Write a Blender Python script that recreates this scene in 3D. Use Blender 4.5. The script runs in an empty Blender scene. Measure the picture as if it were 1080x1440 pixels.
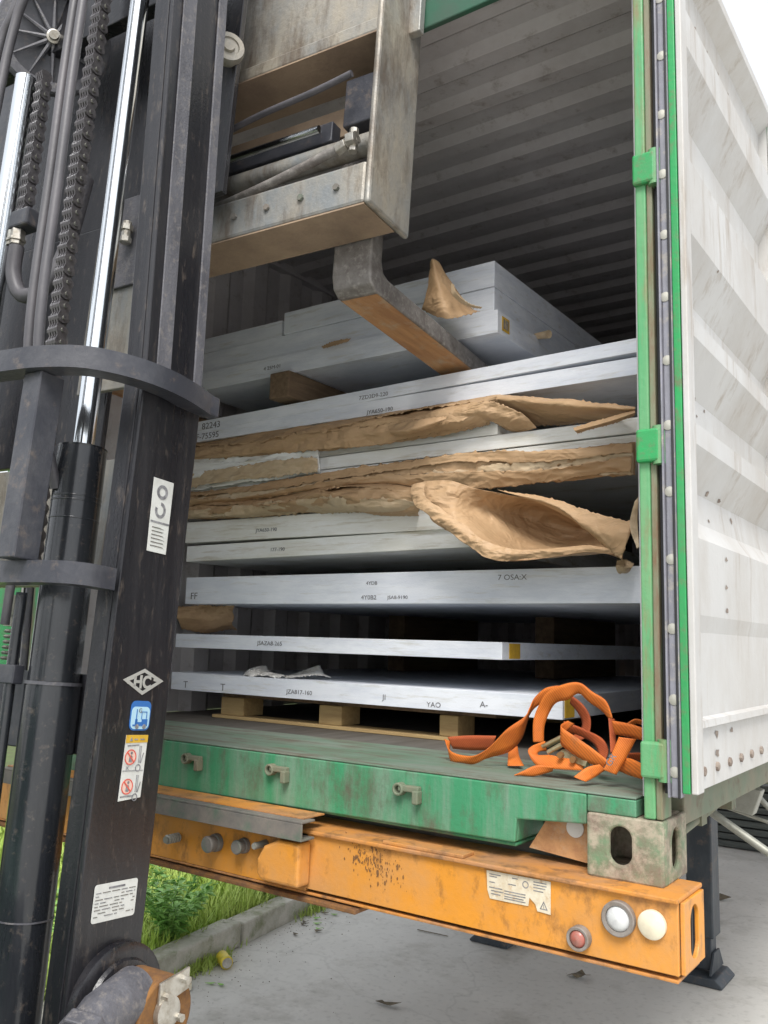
import bpy, math, random
from mathutils import Vector, Matrix, noise
random.seed(7)
R = math.radians
sc = bpy.context.scene
col = sc.collection

# ------------------------------------------------------------------ camera
YAW, PIT, ROLL, CAMH, FPX = R(35.2), R(8.3), R(1.6), 1.70, 1241.0
fw = Vector((-math.sin(YAW)*math.cos(PIT), math.cos(YAW)*math.cos(PIT), math.sin(PIT)))
r0 = Vector((math.cos(YAW), math.sin(YAW), 0)); u0 = r0.cross(fw)
rt = r0*math.cos(ROLL) + u0*math.sin(ROLL); up = u0*math.cos(ROLL) - r0*math.sin(ROLL)
CAM = Vector((0, 0, CAMH))
cd = bpy.data.cameras.new('camera'); cam = bpy.data.objects.new('camera', cd); col.objects.link(cam)
cd.sensor_fit = 'VERTICAL'; cd.sensor_height = 36; cd.sensor_width = 27; cd.lens = FPX/1440*36
cd.clip_start = .02; cd.clip_end = 3000
cam.matrix_world = Matrix(((rt.x, up.x, -fw.x, 0), (rt.y, up.y, -fw.y, 0), (rt.z, up.z, -fw.z, CAMH), (0, 0, 0, 1)))
sc.camera = cam

# ------------------------------------------------------------------ world, sun, exposure
SUN_EL, SUN_AZ = R(52), R(150)          # azimuth from +Y clockwise
w = bpy.data.worlds.new('World'); sc.world = w; w.use_nodes = True
nt = w.node_tree; bg = nt.nodes['Background']
sky = nt.nodes.new('ShaderNodeTexSky'); sky.sky_type = 'NISHITA'; sky.sun_disc = False
sky.sun_elevation = SUN_EL; sky.sun_rotation = SUN_AZ; sky.air_density = 1.0; sky.dust_density = 3.0; sky.ozone_density = 1.0
hs = nt.nodes.new('ShaderNodeHueSaturation'); hs.inputs['Saturation'].default_value = .35
nt.links.new(sky.outputs[0], hs.inputs['Color']); cl = nt.nodes.new('ShaderNodeMix'); cl.data_type = 'RGBA'          # thin even cloud cover over the clear sky
ctx = nt.nodes.new('ShaderNodeTexCoord'); cn = nt.nodes.new('ShaderNodeTexNoise'); cn.inputs['Scale'].default_value = 2.2; cn.inputs['Detail'].default_value = 5
nt.links.new(ctx.outputs['Generated'], cn.inputs['Vector'])
cm = nt.nodes.new('ShaderNodeMapRange'); cm.inputs[1].default_value = .3; cm.inputs[2].default_value = .7; cm.inputs[3].default_value = .55; cm.inputs[4].default_value = .85
nt.links.new(cn.outputs['Fac'], cm.inputs[0]); nt.links.new(cm.outputs[0], cl.inputs[0])
nt.links.new(hs.outputs[0], cl.inputs[6]); cl.inputs[7].default_value = (3.1, 3.2, 3.35, 1)
nt.links.new(cl.outputs[2], bg.inputs['Color'])
bg.inputs['Strength'].default_value = .15
sl = bpy.data.lights.new('sun', 'SUN'); sl.energy = 1.5; sl.angle = R(24); sl.color = (1, .97, .93)
so = bpy.data.objects.new('sun', sl); col.objects.link(so)
sd = Vector((math.sin(SUN_AZ)*math.cos(SUN_EL), math.cos(SUN_AZ)*math.cos(SUN_EL), math.sin(SUN_EL)))
so.rotation_euler = sd.to_track_quat('Z', 'Y').to_euler(); so.location = (3, -6, 12)
sc.view_settings.view_transform = 'Standard'; sc.view_settings.look = 'None'
sc.view_settings.gamma = 1; sc.view_settings.use_curve_mapping = False
sc.view_settings.exposure = 1.22

# ------------------------------------------------------------------ materials
def srgb(r, g, b):
    f = lambda c: (c/255/12.92 if c/255 <= .04045 else ((c/255+.055)/1.055)**2.4)
    return (f(r), f(g), f(b), 1)
def mat(name, c, rough=.6, metal=0., c2=None, amt=.5, scale=6., stretch=(1, 1, 1), c3=None, amt3=.3, scale3=14., stretch3=(1, 1, 1),
        bump=.15, bscale=60., spec=.5, coat=0., trans=0.):
    m = bpy.data.materials.new(name); m.use_nodes = True
    n, l = m.node_tree.nodes, m.node_tree.links
    b = n['Principled BSDF']; b.inputs['Metallic'].default_value = metal
    b.inputs['Specular IOR Level'].default_value = spec; b.inputs['Coat Weight'].default_value = coat
    tc = n.new('ShaderNodeTexCoord')
    def ns(sc_, st, det=6, rr=.6):
        mp = n.new('ShaderNodeMapping'); mp.inputs['Scale'].default_value = st
        t = n.new('ShaderNodeTexNoise'); t.inputs['Scale'].default_value = sc_; t.inputs['Detail'].default_value = det; t.inputs['Roughness'].default_value = rr
        l.new(tc.outputs['Object'], mp.inputs[0]); l.new(mp.outputs[0], t.inputs['Vector']); return t.outputs['Fac']
    def thr(fac, a, w_=.12):
        mr = n.new('ShaderNodeMapRange'); mr.inputs[1].default_value = (.68-.36*a)-w_/2; mr.inputs[2].default_value = (.68-.36*a)+w_/2; mr.clamp = True
        l.new(fac, mr.inputs[0]); return mr.outputs[0]
    cur = None
    base = n.new('ShaderNodeMix'); base.data_type = 'RGBA'
    base.inputs[6].default_value = tuple(x*.86 for x in c[:3])+(1,); base.inputs[7].default_value = tuple(min(1, x*1.12) for x in c[:3])+(1,)
    l.new(ns(3.1, (1, 1, 1)), base.inputs[0]); cur = base.outputs[2]
    rfac = None
    for cc, a, s_, st, ww in ((c2, amt, scale, stretch, .22), (c3, amt3, scale3, stretch3, .16)):
        if cc is None: continue
        mx = n.new('ShaderNodeMix'); mx.data_type = 'RGBA'; f = thr(ns(s_, st, 10, .72), a, ww)
        fm = n.new('ShaderNodeMath'); fm.operation = 'MULTIPLY'; fm.inputs[1].default_value = .8; l.new(f, fm.inputs[0]); l.new(fm.outputs[0], mx.inputs[0]); l.new(cur, mx.inputs[6]); mx.inputs[7].default_value = cc; cur = mx.outputs[2]
    l.new(cur, b.inputs['Base Color'])
    rr = n.new('ShaderNodeMapRange'); rr.inputs[3].default_value = max(.03, rough-.1); rr.inputs[4].default_value = min(1, rough+.15)
    l.new(ns(scale*1.7, stretch), rr.inputs[0]); l.new(rr.outputs[0], b.inputs['Roughness'])
    if bump:
        bp = n.new('ShaderNodeBump'); bp.inputs['Strength'].default_value = bump; bp.inputs['Distance'].default_value = .004
        l.new(ns(bscale, (1, 1, 1)), bp.inputs['Height']); l.new(bp.outputs[0], b.inputs['Normal'])
    if trans:
        b.inputs['Subsurface Weight'].default_value = 0
    return m
M = {}
M['green'] = mat('green_paint', (.055, .31, .12, 1), .5, c2=(.19, .34, .17, 1), amt=.45, scale=4, stretch=(1.5, 1, .15), c3=(.24, .15, .08, 1), amt3=.30, scale3=12, stretch3=(1.5, 1, .25), bump=.4)
M['green_clean'] = mat('bright_green_paint', (.02, .30, .085, 1), .42, c2=(.06, .24, .09, 1), amt=.35, c3=(.15, .13, .08, 1), amt3=.26, scale3=18, bump=.3)
M['green_sill'] = mat('scraped_green_paint', (.045, .245, .115, 1), .5, c2=(.20, .27, .21, 1), amt=.36, scale=4, stretch=(3, 1, .3), c3=(.10, .075, .055, 1), amt3=.28, scale3=8, stretch3=(1, 1, .45), bump=.4)
M['sill_top'] = mat('worn_threshold_plate', (.17, .21, .17, 1), .7, c2=(.075, .17, .10, 1), amt=.42, scale=3, stretch=(.5, 2.5, 1), c3=(.11, .075, .05, 1), amt3=.38, scale3=12, stretch3=(.4, 2, 1))
M['floor'] = mat('container_floor', (.12, .11, .095, 1), .8, c2=(.06, .05, .04, 1), amt=.5, scale=3, stretch=(3, .3, 1))
M['cast'] = mat('rusty_casting', (.20, .145, .11, 1), .75, c2=(.12, .27, .14, 1), amt=.32, scale=6, c3=(.42, .35, .27, 1), amt3=.42, scale3=22, bump=.6, bscale=45)
M['post_side'] = mat('rust_streaked_edge', (.26, .20, .15, 1), .7, c2=(.10, .24, .12, 1), amt=.4, scale=6, stretch=(1, 1, .12), c3=(.18, .09, .05, 1), amt3=.3, stretch3=(1, 1, .2))
M['inside'] = mat('container_inner_wall', (.56, .535, .54, 1), .65, c2=(.45, .42, .42, 1), amt=.5, scale=3, c3=(.26, .22, .20, 1), amt3=.12)
M['white'] = mat('white_door_paint', (.50, .495, .48, 1), .5, c2=(.40, .37, .33, 1), amt=.42, scale=2.0, stretch=(1, 1, .5), c3=(.27, .21, .15, 1), amt3=.16, scale3=11, stretch3=(1, 1, .15))
M['rustspot'] = mat('rust_spot', (.16, .12, .10, 1), .9, c2=(.35, .30, .25, 1), amt=.5, scale=40)
M['gasket'] = mat('door_gasket_rubber', (.25, .25, .29, 1), .5, c2=(.13, .13, .14, 1), amt=.45, scale=7, stretch=(1, 1, .3), c3=(.42, .38, .30, 1), amt3=.22, scale3=20, bump=.3)
M['rubber'] = mat('black_rubber', (.018, .018, .02, 1), .65)
M['rivet'] = mat('rivet_metal', (.42, .41, .36, 1), .5, .5)
M['orange'] = mat('orange_chassis_paint', (.66, .27, .03, 1), .45, c2=(.50, .26, .10, 1), amt=.42, scale=3.2, stretch=(1, 1, .8), c3=(.20, .09, .03, 1), amt3=.2, scale3=14, stretch3=(1, 1, .6), bump=.3)
M['orange_top'] = mat('orange_flange_worn', (.56, .23, .04, 1), .55, c2=(.36, .20, .11, 1), amt=.45, scale=4, c3=(.13, .075, .04, 1), amt3=.3, scale3=15, bump=.4)
M['rust'] = mat('dark_rust', (.13, .065, .03, 1), .85, c2=(.26, .12, .03, 1), amt=.5, scale=30, bump=.5)
M['grime'] = mat('dark_grimy_steel', (.12, .115, .105, 1), .7, c2=(.22, .19, .16, 1), amt=.4, scale=8, c3=(.08, .13, .09, 1), amt3=.25)
M['mast'] = mat('black_mast_paint', (.012, .012, .015, 1), .27, c2=(.03, .029, .032, 1), amt=.35, scale=5, stretch=(3, 3, .15), c3=(.11, .09, .075, 1), amt3=.12, scale3=30, stretch3=(2, 2, .5), bump=.2, bscale=120, spec=.5)
M['mast_grey'] = mat('grey_mast_steel', (.13, .13, .145, 1), .5, c2=(.06, .06, .07, 1), amt=.5, scale=9, stretch=(1, 1, .3), c3=(.22, .20, .185, 1), amt3=.22, scale3=45, bump=.5, bscale=170)
M['tie'] = mat('painted_tie_bar', (.04, .042, .052, 1), .32, c2=(.085, .085, .093, 1), amt=.35, c3=(.15, .12, .1, 1), amt3=.12, scale3=25, bump=.25)
M['cyl'] = mat('black_cylinder_paint', (.016, .018, .022, 1), .2, c2=(.035, .038, .042, 1), amt=.35, scale=4, stretch=(2, 2, .3), c3=(.11, .09, .075, 1), amt3=.08, scale3=40, bump=.08, coat=.3)
M['chrome'] = mat('chrome_rod', (.80, .83, .85, 1), .10, 1., c2=(.7, .73, .75, 1), amt=.3, scale=6, stretch=(3, 3, .1), bump=.02)
M['chain'] = mat('greasy_chain', (.16, .15, .155, 1), .38, .5, c2=(.07, .065, .07, 1), amt=.45, scale=40, bump=.3)
M['hose'] = mat('grey_black_hose', (.075, .073, .08, 1), .45, c2=(.13, .12, .13, 1), amt=.4, scale=8, stretch=(1, 1, .3))
M['fitting'] = mat('zinc_fitting', (.55, .53, .48, 1), .35, .8, c2=(.3, .26, .2, 1), amt=.4, scale=30)
M['carriage'] = mat('worn_carriage_steel', (.23, .245, .25, 1), .45, .3, c2=(.40, .35, .27, 1), amt=.46, scale=2.6, stretch=(1, 1, .6), c3=(.12, .09, .065, 1), amt3=.34, scale3=7, stretch3=(1.5, 1, .35), bump=.5, bscale=60)
M['under'] = mat('rusty_underside', (.34, .25, .17, 1), .8, c2=(.20, .14, .10, 1), amt=.45, scale=4, bump=.4)
M['fork_b'] = mat('rusty_fork_face', (.52, .29, .13, 1), .65, .05, c2=(.34, .17, .08, 1), amt=.5, scale=6, stretch=(4, .5, 4), c3=(.45, .36, .26, 1), amt3=.25, scale3=14, bump=.4)
M['fork_s'] = mat('scuffed_fork_side', (.25, .235, .22, 1), .6, .3, c2=(.13, .11, .10, 1), amt=.45, scale=14, c3=(.38, .36, .33, 1), amt3=.25, scale3=40, bump=.6, bscale=60)
M['alu'] = mat('aluminium_sawn_edge', (.82, .85, .92, 1), .42, .12, c2=(.62, .66, .74, 1), amt=.42, scale=4, stretch=(.7, 1, 4), c3=(.55, .54, .50, 1), amt3=.14, scale3=16, stretch3=(.3, 1, 3), bump=.2, bscale=160)
M['alu2'] = mat('aluminium_film_edge', (.88, .89, .88, 1), .42, .08, c2=(.74, .73, .66, 1), amt=.45, scale=4, stretch=(.7, 1, 4), c3=(.48, .42, .30, 1), amt3=.2, scale3=10, stretch3=(.3, 1, 4), bump=.2, bscale=120)
M['ink'] = mat('faded_black_ink', (.13, .13, .14, 1), .8, c2=(.35, .35, .36, 1), amt=.4, scale=60, bump=0)
M['paper'] = mat('kraft_paper', (.50, .335, .19, 1), .6, c2=(.38, .235, .12, 1), amt=.5, scale=3, stretch=(.5, 1, 1.6), bump=.3, bscale=30)
M['paper_pale'] = mat('pale_torn_paper', (.58, .46, .31, 1), .7, c2=(.48, .34, .20, 1), amt=.5, scale=5, bump=.3, bscale=40)
M['wrap'] = mat('white_plastic_wrap', (.7, .69, .66, 1), .4, c2=(.45, .42, .38, 1), amt=.4, scale=12, bump=.6)
M['wood'] = mat('pallet_wood', (.46, .33, .15, 1), .8, c2=(.33, .22, .10, 1), amt=.5, scale=6, stretch=(.6, 6, 6), bump=.3)
M['wood2'] = mat('spacer_wood', (.22, .15, .09, 1), .85, c2=(.12, .08, .05, 1), amt=.5, scale=10, stretch=(6, .5, 6), bump=.4)
M['yellow'] = mat('yellow_label', (.62, .38, .03, 1), .6, c2=(.42, .25, .03, 1), amt=.35, scale=20, bump=.05)
M['strap'] = mat('orange_webbing', (.72, .19, .022, 1), .7, c2=(.58, .13, .016, 1), amt=.45, scale=10, c3=(.34, .12, .04, 1), amt3=.14, scale3=18, bump=.5, bscale=220)
M['strap_dark'] = mat('shaded_orange_webbing', (.46, .095, .022, 1), .75, c2=(.34, .065, .02, 1), amt=.4, scale=12, bump=.4, bscale=220)  # darker copy of the strap orange: shade of rear and inner strands as colour
M['label'] = mat('white_label', (.62, .63, .60, 1), .5, c2=(.46, .46, .43, 1), amt=.3, scale=18, bump=.03)
M['label_worn'] = mat('worn_paper_label', (.66, .60, .47, 1), .7, c2=(.50, .40, .26, 1), amt=.4, scale=30, c3=(.40, .22, .08, 1), amt3=.12, scale3=50, bump=.15)
M['blue'] = mat('light_blue_sticker', (.40, .62, .74, 1), .45, bump=.02)
M['darkblue'] = mat('blue_print', (.03, .14, .42, 1), .5, bump=0)
M['red'] = mat('red_print', (.62, .10, .07, 1), .5, bump=0)
M['pink'] = mat('pale_pink_print', (.72, .50, .42, 1), .5, bump=0)
M['silver'] = mat('silver_emblem', (.50, .50, .47, 1), .4, .4, bump=.05)
M['lens_red'] = mat('red_lamp_lens', (.42, .10, .07, 1), .25, c2=(.30, .15, .12, 1), amt=.4, scale=30, bump=.1)
M['lens_grey'] = mat('clear_lamp_lens', (.60, .61, .60, 1), .2, c2=(.5, .5, .5, 1), amt=.3, scale=60, bump=.2)
M['lens_cream'] = mat('cream_lamp_lens', (.72, .66, .50, 1), .35, c2=(.6, .52, .38, 1), amt=.3, scale=20, bump=.1)
M['lamp_ring'] = mat('grey_lamp_ring', (.24, .22, .20, 1), .6, c2=(.16, .12, .09, 1), amt=.4, scale=20)
M['leg'] = mat('dark_landing_leg', (.030, .038, .048, 1), .5, c2=(.07, .08, .09, 1), amt=.35, scale=8, stretch=(1, 1, .3), c3=(.13, .1, .08, 1), amt3=.15)
M['dull'] = mat('galvanised_bar', (.34, .34, .30, 1), .5, .5, c2=(.22, .22, .18, 1), amt=.4, scale=10)
M['mats'] = mat('dark_mat_stack', (.055, .062, .058, 1), .8, c2=(.10, .11, .10, 1), amt=.4, scale=6, stretch=(.6, .6, 5))
M['tarp'] = mat('olive_bottom_rail', (.15, .18, .12, 1), .65, c2=(.22, .19, .13, 1), amt=.4, scale=6, c3=(.12, .07, .04, 1), amt3=.2)
M['brass'] = mat('buckle_metal', (.62, .52, .32, 1), .35, .85, c2=(.35, .25, .12, 1), amt=.35, scale=30)
M['concrete'] = mat('yard_concrete', (.56, .55, .515, 1), .85, c2=(.47, .46, .43, 1), amt=.5, scale=.7, c3=(.36, .345, .31, 1), amt3=.22, scale3=2.2, bump=.3, bscale=90)
M['kerb'] = mat('kerb_concrete', (.50, .48, .43, 1), .9, c2=(.24, .24, .17, 1), amt=.42, scale=5, c3=(.16, .19, .09, 1), amt3=.22, scale3=9, bump=.7, bscale=40)
M['soil'] = mat('grassy_soil', (.08, .12, .03, 1), .95, c2=(.07, .055, .03, 1), amt=.4, scale=4, bump=.5)
M['grass'] = mat('grass_blade', (.34, .50, .07, 1), .6, c2=(.42, .50, .14, 1), amt=.5, scale=3.4, bump=0)
M['weed'] = mat('weed_leaf', (.20, .42, .09, 1), .5, c2=(.30, .50, .14, 1), amt=.5, scale=9, bump=0)
M['leafdark'] = mat('dry_leaf', (.10, .085, .06, 1), .85, c2=(.2, .16, .1, 1), amt=.4, scale=30)
M['can'] = mat('yellow_can_print', (.72, .56, .05, 1), .4, c2=(.40, .36, .06, 1), amt=.35, scale=25, c3=(.35, .12, .04, 1), amt3=.12)
M['bark_green'] = mat('dark_green_header', (.025, .10, .06, 1), .6, c2=(.05, .08, .06, 1), amt=.4)
M['body'] = mat('forklift_body_paint', (.03, .22, .09, 1), .4, c2=(.06, .12, .07, 1), amt=.25, coat=.3)

for k_ in ('strap', 'strap_dark'):
    n_, l_ = M[k_].node_tree.nodes, M[k_].node_tree.links; b_ = n_['Principled BSDF']
    wv = n_.new('ShaderNodeTexWave'); wv.wave_type = 'BANDS'; wv.bands_direction = 'DIAGONAL'; wv.inputs['Scale'].default_value = 85; wv.inputs['Distortion'].default_value = .6
    tc_ = n_.new('ShaderNodeTexCoord'); l_.new(tc_.outputs['Object'], wv.inputs['Vector'])
    src = b_.inputs['Base Color'].links[0].from_socket; mx_ = n_.new('ShaderNodeMix'); mx_.data_type = 'RGBA'; mx_.blend_type = 'MULTIPLY'; mx_.inputs[0].default_value = .5
    rp_ = n_.new('ShaderNodeMapRange'); rp_.inputs[3].default_value = .45; rp_.inputs[4].default_value = 1.0; l_.new(wv.outputs['Fac'], rp_.inputs[0]); l_.new(src, mx_.inputs[6]); l_.new(rp_.outputs[0], mx_.inputs[7]); l_.new(mx_.outputs[2], b_.inputs['Base Color'])
    bp_ = n_.new('ShaderNodeBump'); bp_.inputs['Strength'].default_value = .2; bp_.inputs['Distance'].default_value = .001; l_.new(wv.outputs['Fac'], bp_.inputs['Height']); l_.new(bp_.outputs[0], b_.inputs['Normal'])
# crinkle ridges of the papers
for k_ in ('paper', 'paper_pale', 'wrap'):
    n_, l_ = M[k_].node_tree.nodes, M[k_].node_tree.links; b_ = n_['Principled BSDF']; tc_ = n_.new('ShaderNodeTexCoord'); prev = b_.inputs['Normal'].links[0].from_socket
    nz = n_.new('ShaderNodeTexNoise'); nz.inputs['Scale'].default_value = 5; l_.new(tc_.outputs['Object'], nz.inputs['Vector'])
    ad = n_.new('ShaderNodeVectorMath'); ad.operation = 'MULTIPLY_ADD'; ad.inputs[1].default_value = (.22, .22, .22); l_.new(nz.outputs['Color'], ad.inputs[0]); l_.new(tc_.outputs['Object'], ad.inputs[2])
    for sc_, st_ in ((17, .45), (37, .5)):
        mp_ = n_.new('ShaderNodeMapping'); mp_.inputs['Scale'].default_value = (.55, 1, 1.25); l_.new(ad.outputs[0], mp_.inputs[0])
        vo = n_.new('ShaderNodeTexVoronoi'); vo.feature = 'F1'; vo.inputs['Scale'].default_value = sc_; l_.new(mp_.outputs[0], vo.inputs['Vector'])
        bp_ = n_.new('ShaderNodeBump'); bp_.inputs['Strength'].default_value = st_; bp_.inputs['Distance'].default_value = .25/sc_
        l_.new(vo.outputs['Distance'], bp_.inputs['Height']); l_.new(prev, bp_.inputs['Normal']); prev = bp_.outputs[0]
    l_.new(prev, b_.inputs['Normal'])
# hairline cracks and dark stains in the yard concrete
n_, l_ = M['concrete'].node_tree.nodes, M['concrete'].node_tree.links; b_ = n_['Principled BSDF']; tc_ = n_.new('ShaderNodeTexCoord')
nz = n_.new('ShaderNodeTexNoise'); nz.inputs['Scale'].default_value = 1.4; nz.inputs['Detail'].default_value = 8; l_.new(tc_.outputs['Object'], nz.inputs['Vector'])
ad = n_.new('ShaderNodeVectorMath'); ad.operation = 'MULTIPLY_ADD'; ad.inputs[1].default_value = (.9, .9, .9); l_.new(nz.outputs['Color'], ad.inputs[0]); l_.new(tc_.outputs['Object'], ad.inputs[2])
vo = n_.new('ShaderNodeTexVoronoi'); vo.feature = 'DISTANCE_TO_EDGE'; vo.inputs['Scale'].default_value = .42; l_.new(ad.outputs[0], vo.inputs['Vector'])
rp_ = n_.new('ShaderNodeMapRange'); rp_.inputs[1].default_value = .001; rp_.inputs[2].default_value = .006; rp_.inputs[3].default_value = .90; rp_.inputs[4].default_value = 1.0; l_.new(vo.outputs['Distance'], rp_.inputs[0])
sn = n_.new('ShaderNodeTexNoise'); sn.inputs['Scale'].default_value = 28; sn.inputs['Detail'].default_value = 6; l_.new(tc_.outputs['Object'], sn.inputs['Vector'])
r2 = n_.new('ShaderNodeMapRange'); r2.inputs[1].default_value = .32; r2.inputs[2].default_value = .46; r2.inputs[3].default_value = .86; r2.inputs[4].default_value = 1.0; l_.new(sn.outputs['Fac'], r2.inputs[0])
mm = n_.new('ShaderNodeMath'); mm.operation = 'MULTIPLY'; l_.new(rp_.outputs[0], mm.inputs[0]); l_.new(r2.outputs[0], mm.inputs[1])
src = b_.inputs['Base Color'].links[0].from_socket; mx_ = n_.new('ShaderNodeMix'); mx_.data_type = 'RGBA'; mx_.blend_type = 'MULTIPLY'; mx_.inputs[0].default_value = 1
l_.new(src, mx_.inputs[6]); l_.new(mm.outputs[0], mx_.inputs[7]); l_.new(mx_.outputs[2], b_.inputs['Base Color'])

# ------------------------------------------------------------------ helpers
def ray(x, y): return fw + rt*((x-540)/FPX) + up*((720-y)/FPX)
def at(x, y, Y):                       # point where a sight line meets the plane at depth Y
    d = ray(x, y); return CAM + d*(Y/d.y)
class MB:
    def __init__(s): s.v = []; s.f = []
    def add(s, vs, fs):
        n = len(s.v); s.v += [Vector(v) for v in vs]; s.f += [tuple(n+i for i in f) for f in fs]; return s
    def box(s, x0, x1, y0, y1, z0, z1):
        return s.hexa([(x0, y0, z0), (x1, y0, z0), (x1, y1, z0), (x0, y1, z0), (x0, y0, z1), (x1, y0, z1), (x1, y1, z1), (x0, y1, z1)])
    def hexa(s, p):
        return s.add(p, [(0, 3, 2, 1), (4, 5, 6, 7), (0, 1, 5, 4), (1, 2, 6, 5), (2, 3, 7, 6), (3, 0, 4, 7)])
    def prism(s, poly, d):             # poly: list of 3-D points (a plane loop), d: extrusion vector
        n = len(poly); p = [Vector(q) for q in poly]; d = Vector(d)
        nor = Vector((0, 0, 0))
        for i in range(n): nor += p[i].cross(p[(i+1) % n])
        if nor.dot(d) > 0: p.reverse()
        return s.add(p+[q+d for q in p], [tuple(range(n)), tuple(range(2*n-1, n-1, -1))] + [(i, i+n, (i+1) % n+n, (i+1) % n) for i in range(n)])
    def tube(s, pts, r, seg=12, caps=True):
        pts = [Vector(p) for p in pts]; n = len(pts); rs = r if isinstance(r, (list, tuple)) else [r]*n
        t = [(pts[min(i+1, n-1)]-pts[max(i-1, 0)]).normalized() for i in range(n)]
        a = t[0].orthogonal().normalized(); vs = []
        for i in range(n):
            a = (a - t[i]*a.dot(t[i])).normalized(); b = t[i].cross(a)
            vs += [pts[i]+(a*math.cos(2*math.pi*k/seg)+b*math.sin(2*math.pi*k/seg))*rs[i] for k in range(seg)]
        fs = [(i*seg+k, i*seg+(k+1) % seg, (i+1)*seg+(k+1) % seg, (i+1)*seg+k) for i in range(n-1) for k in range(seg)]
        if caps: fs += [tuple(range(seg-1, -1, -1)), tuple((n-1)*seg+k for k in range(seg))]
        return s.add(vs, fs)
    def lathe(s, c, axis, prof, seg=32):   # prof: list of (along, radius)
        c = Vector(c); t = Vector(axis).normalized(); a = t.orthogonal().normalized(); b = t.cross(a); vs = []
        for (h, r) in prof: vs += [c+t*h+(a*math.cos(2*math.pi*k/seg)+b*math.sin(2*math.pi*k/seg))*max(r, 1e-5) for k in range(seg)]
        n = len(prof)
        fs = [(i*seg+k, i*seg+(k+1) % seg, (i+1)*seg+(k+1) % seg, (i+1)*seg+k) for i in range(n-1) for k in range(seg)]
        return s.add(vs, fs)
    def holeplate(s, o, ex, ez, ed, w_, h_, hw, hh, cx=.5, cz=.5, seg=8):  # rect plate w_*h_ from corner o, thickness ed, stadium hole
        o, ex, ez, ed = map(Vector, (o, ex, ez, ed)); c = (cx*w_, cz*h_); r_ = hw; st = hh-hw; inner = []
        for k in range(4*seg):
            an = 2*math.pi*(k+.5)/(4*seg); inner.append((c[0]+r_*math.cos(an), c[1]+r_*math.sin(an)+(st if math.sin(an) > 0 else -st)))
        outer = []
        for k in range(4*seg):
            an = 2*math.pi*(k+.5)/(4*seg); dx, dz = math.cos(an), math.sin(an)
            tx = ((w_-c[0])/dx if dx > 0 else -c[0]/dx); tz = ((h_-c[1])/dz if dz > 0 else -c[1]/dz); t = min(abs(tx), abs(tz))
            outer.append([c[0]+dx*t, c[1]+dz*t])
        for cr in ((0, 0), (w_, 0), (w_, h_), (0, h_)):
            j = min(range(4*seg), key=lambda i: (outer[i][0]-cr[0])**2+(outer[i][1]-cr[1])**2); outer[j] = list(cr)
        N = 4*seg; P = lambda q, d: o+ex*q[0]+ez*q[1]+ed*d
        vs = [P(q, 0) for q in inner]+[P(q, 0) for q in outer]+[P(q, 1) for q in inner]+[P(q, 1) for q in outer]; fs = []
        for k in range(N):
            j = (k+1) % N
            fs += [(k, j, N+j, N+k), (2*N+k, 3*N+k, 3*N+j, 2*N+j), (k, 2*N+k, 2*N+j, j), (N+k, N+j, 3*N+j, 3*N+k)]
        return s.add(vs, fs)
    def build(s, name, m, parent=None, xf=None, smooth=0, bevel=0, bseg=2):
        vs = [xf @ v for v in s.v] if xf is not None else s.v
        me = bpy.data.meshes.new(name); me.from_pydata([tuple(v) for v in vs], [], s.f); me.update()
        return link(name, me, m, parent, smooth, bevel, bseg)
ORG = {}
def link(name, me, m, parent=None, smooth=0, bevel=0, bseg=2, mw=None):
    o = bpy.data.objects.new(name, me); col.objects.link(o)
    if m is not None:
        if len(me.materials) == 0: me.materials.append(m if not isinstance(m, str) else M[m])
    if smooth:
        me.shade_smooth(); me.set_sharp_from_angle(angle=R(smooth))
    if mw is not None: o.matrix_basis = mw
    adopt(o, parent)
    if bevel:
        bm = o.modifiers.new('bevel', 'BEVEL'); bm.width = bevel; bm.segments = bseg; bm.limit_method = 'ANGLE'; bm.angle_limit = R(40); bm.harden_normals = False
    return o
def adopt(o, parent):
    if parent is not None:
        o.parent = parent
        if parent.name in ORG: o.matrix_parent_inverse = Matrix.Translation(-ORG[parent.name])
def tag(o, label=None, cat=None, group=None, kind=None):
    if label: o['label'] = label
    if cat: o['category'] = cat
    if group: o['group'] = group
    if kind: o['kind'] = kind
    return o
def thing(name, loc, label, cat, group=None):
    o = bpy.data.objects.new(name, None); col.objects.link(o); o.location = loc; o.empty_display_size = .1
    ORG[o.name] = Vector(loc); return tag(o, label, cat, group)
def text(s, size, mw, m, parent, name='stamped_marking', sx=1., bold=0., align='LEFT'):
    c = bpy.data.curves.new('t', 'FONT'); c.body = s; c.size = size; c.extrude = .0004; c.offset = bold; c.align_x = align; c.resolution_u = 3
    t = bpy.data.objects.new('t', c); me = bpy.data.meshes.new_from_object(t); me.name = name
    me.transform(mw @ Matrix.Diagonal((sx, 1, 1, 1)))
    bpy.data.objects.remove(t); return link(name, me, m, parent)
def front(x, y, z): return Matrix(((1, 0, 0, x), (0, 0, -1, y), (0, 1, 0, z), (0, 0, 0, 1)))   # writing on a face that looks toward -Y
def crom(P, n):
    out = []; P = [Vector(p) for p in P]
    for i in range(len(P)-1):
        a, b, c, d = P[max(i-1, 0)], P[i], P[i+1], P[min(i+2, len(P)-1)]
        for k in range(n):
            t = k/n; out.append(.5*((2*b)+(c-a)*t+(2*a-5*b+4*c-d)*t*t+(3*b-a-3*c+d)*t**3))
    out.append(P[-1]); return out
_rc = random.Random(11)
CR = []
for _f in (.5, .7, .9, 1.3, 1.8, 2.6, 3.6):
    _d = Vector((_rc.gauss(0, 1), _rc.gauss(0, 1), _rc.gauss(0, 1))).normalized(); CR.append((_d, _f, _rc.uniform(0, 9)))
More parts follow.
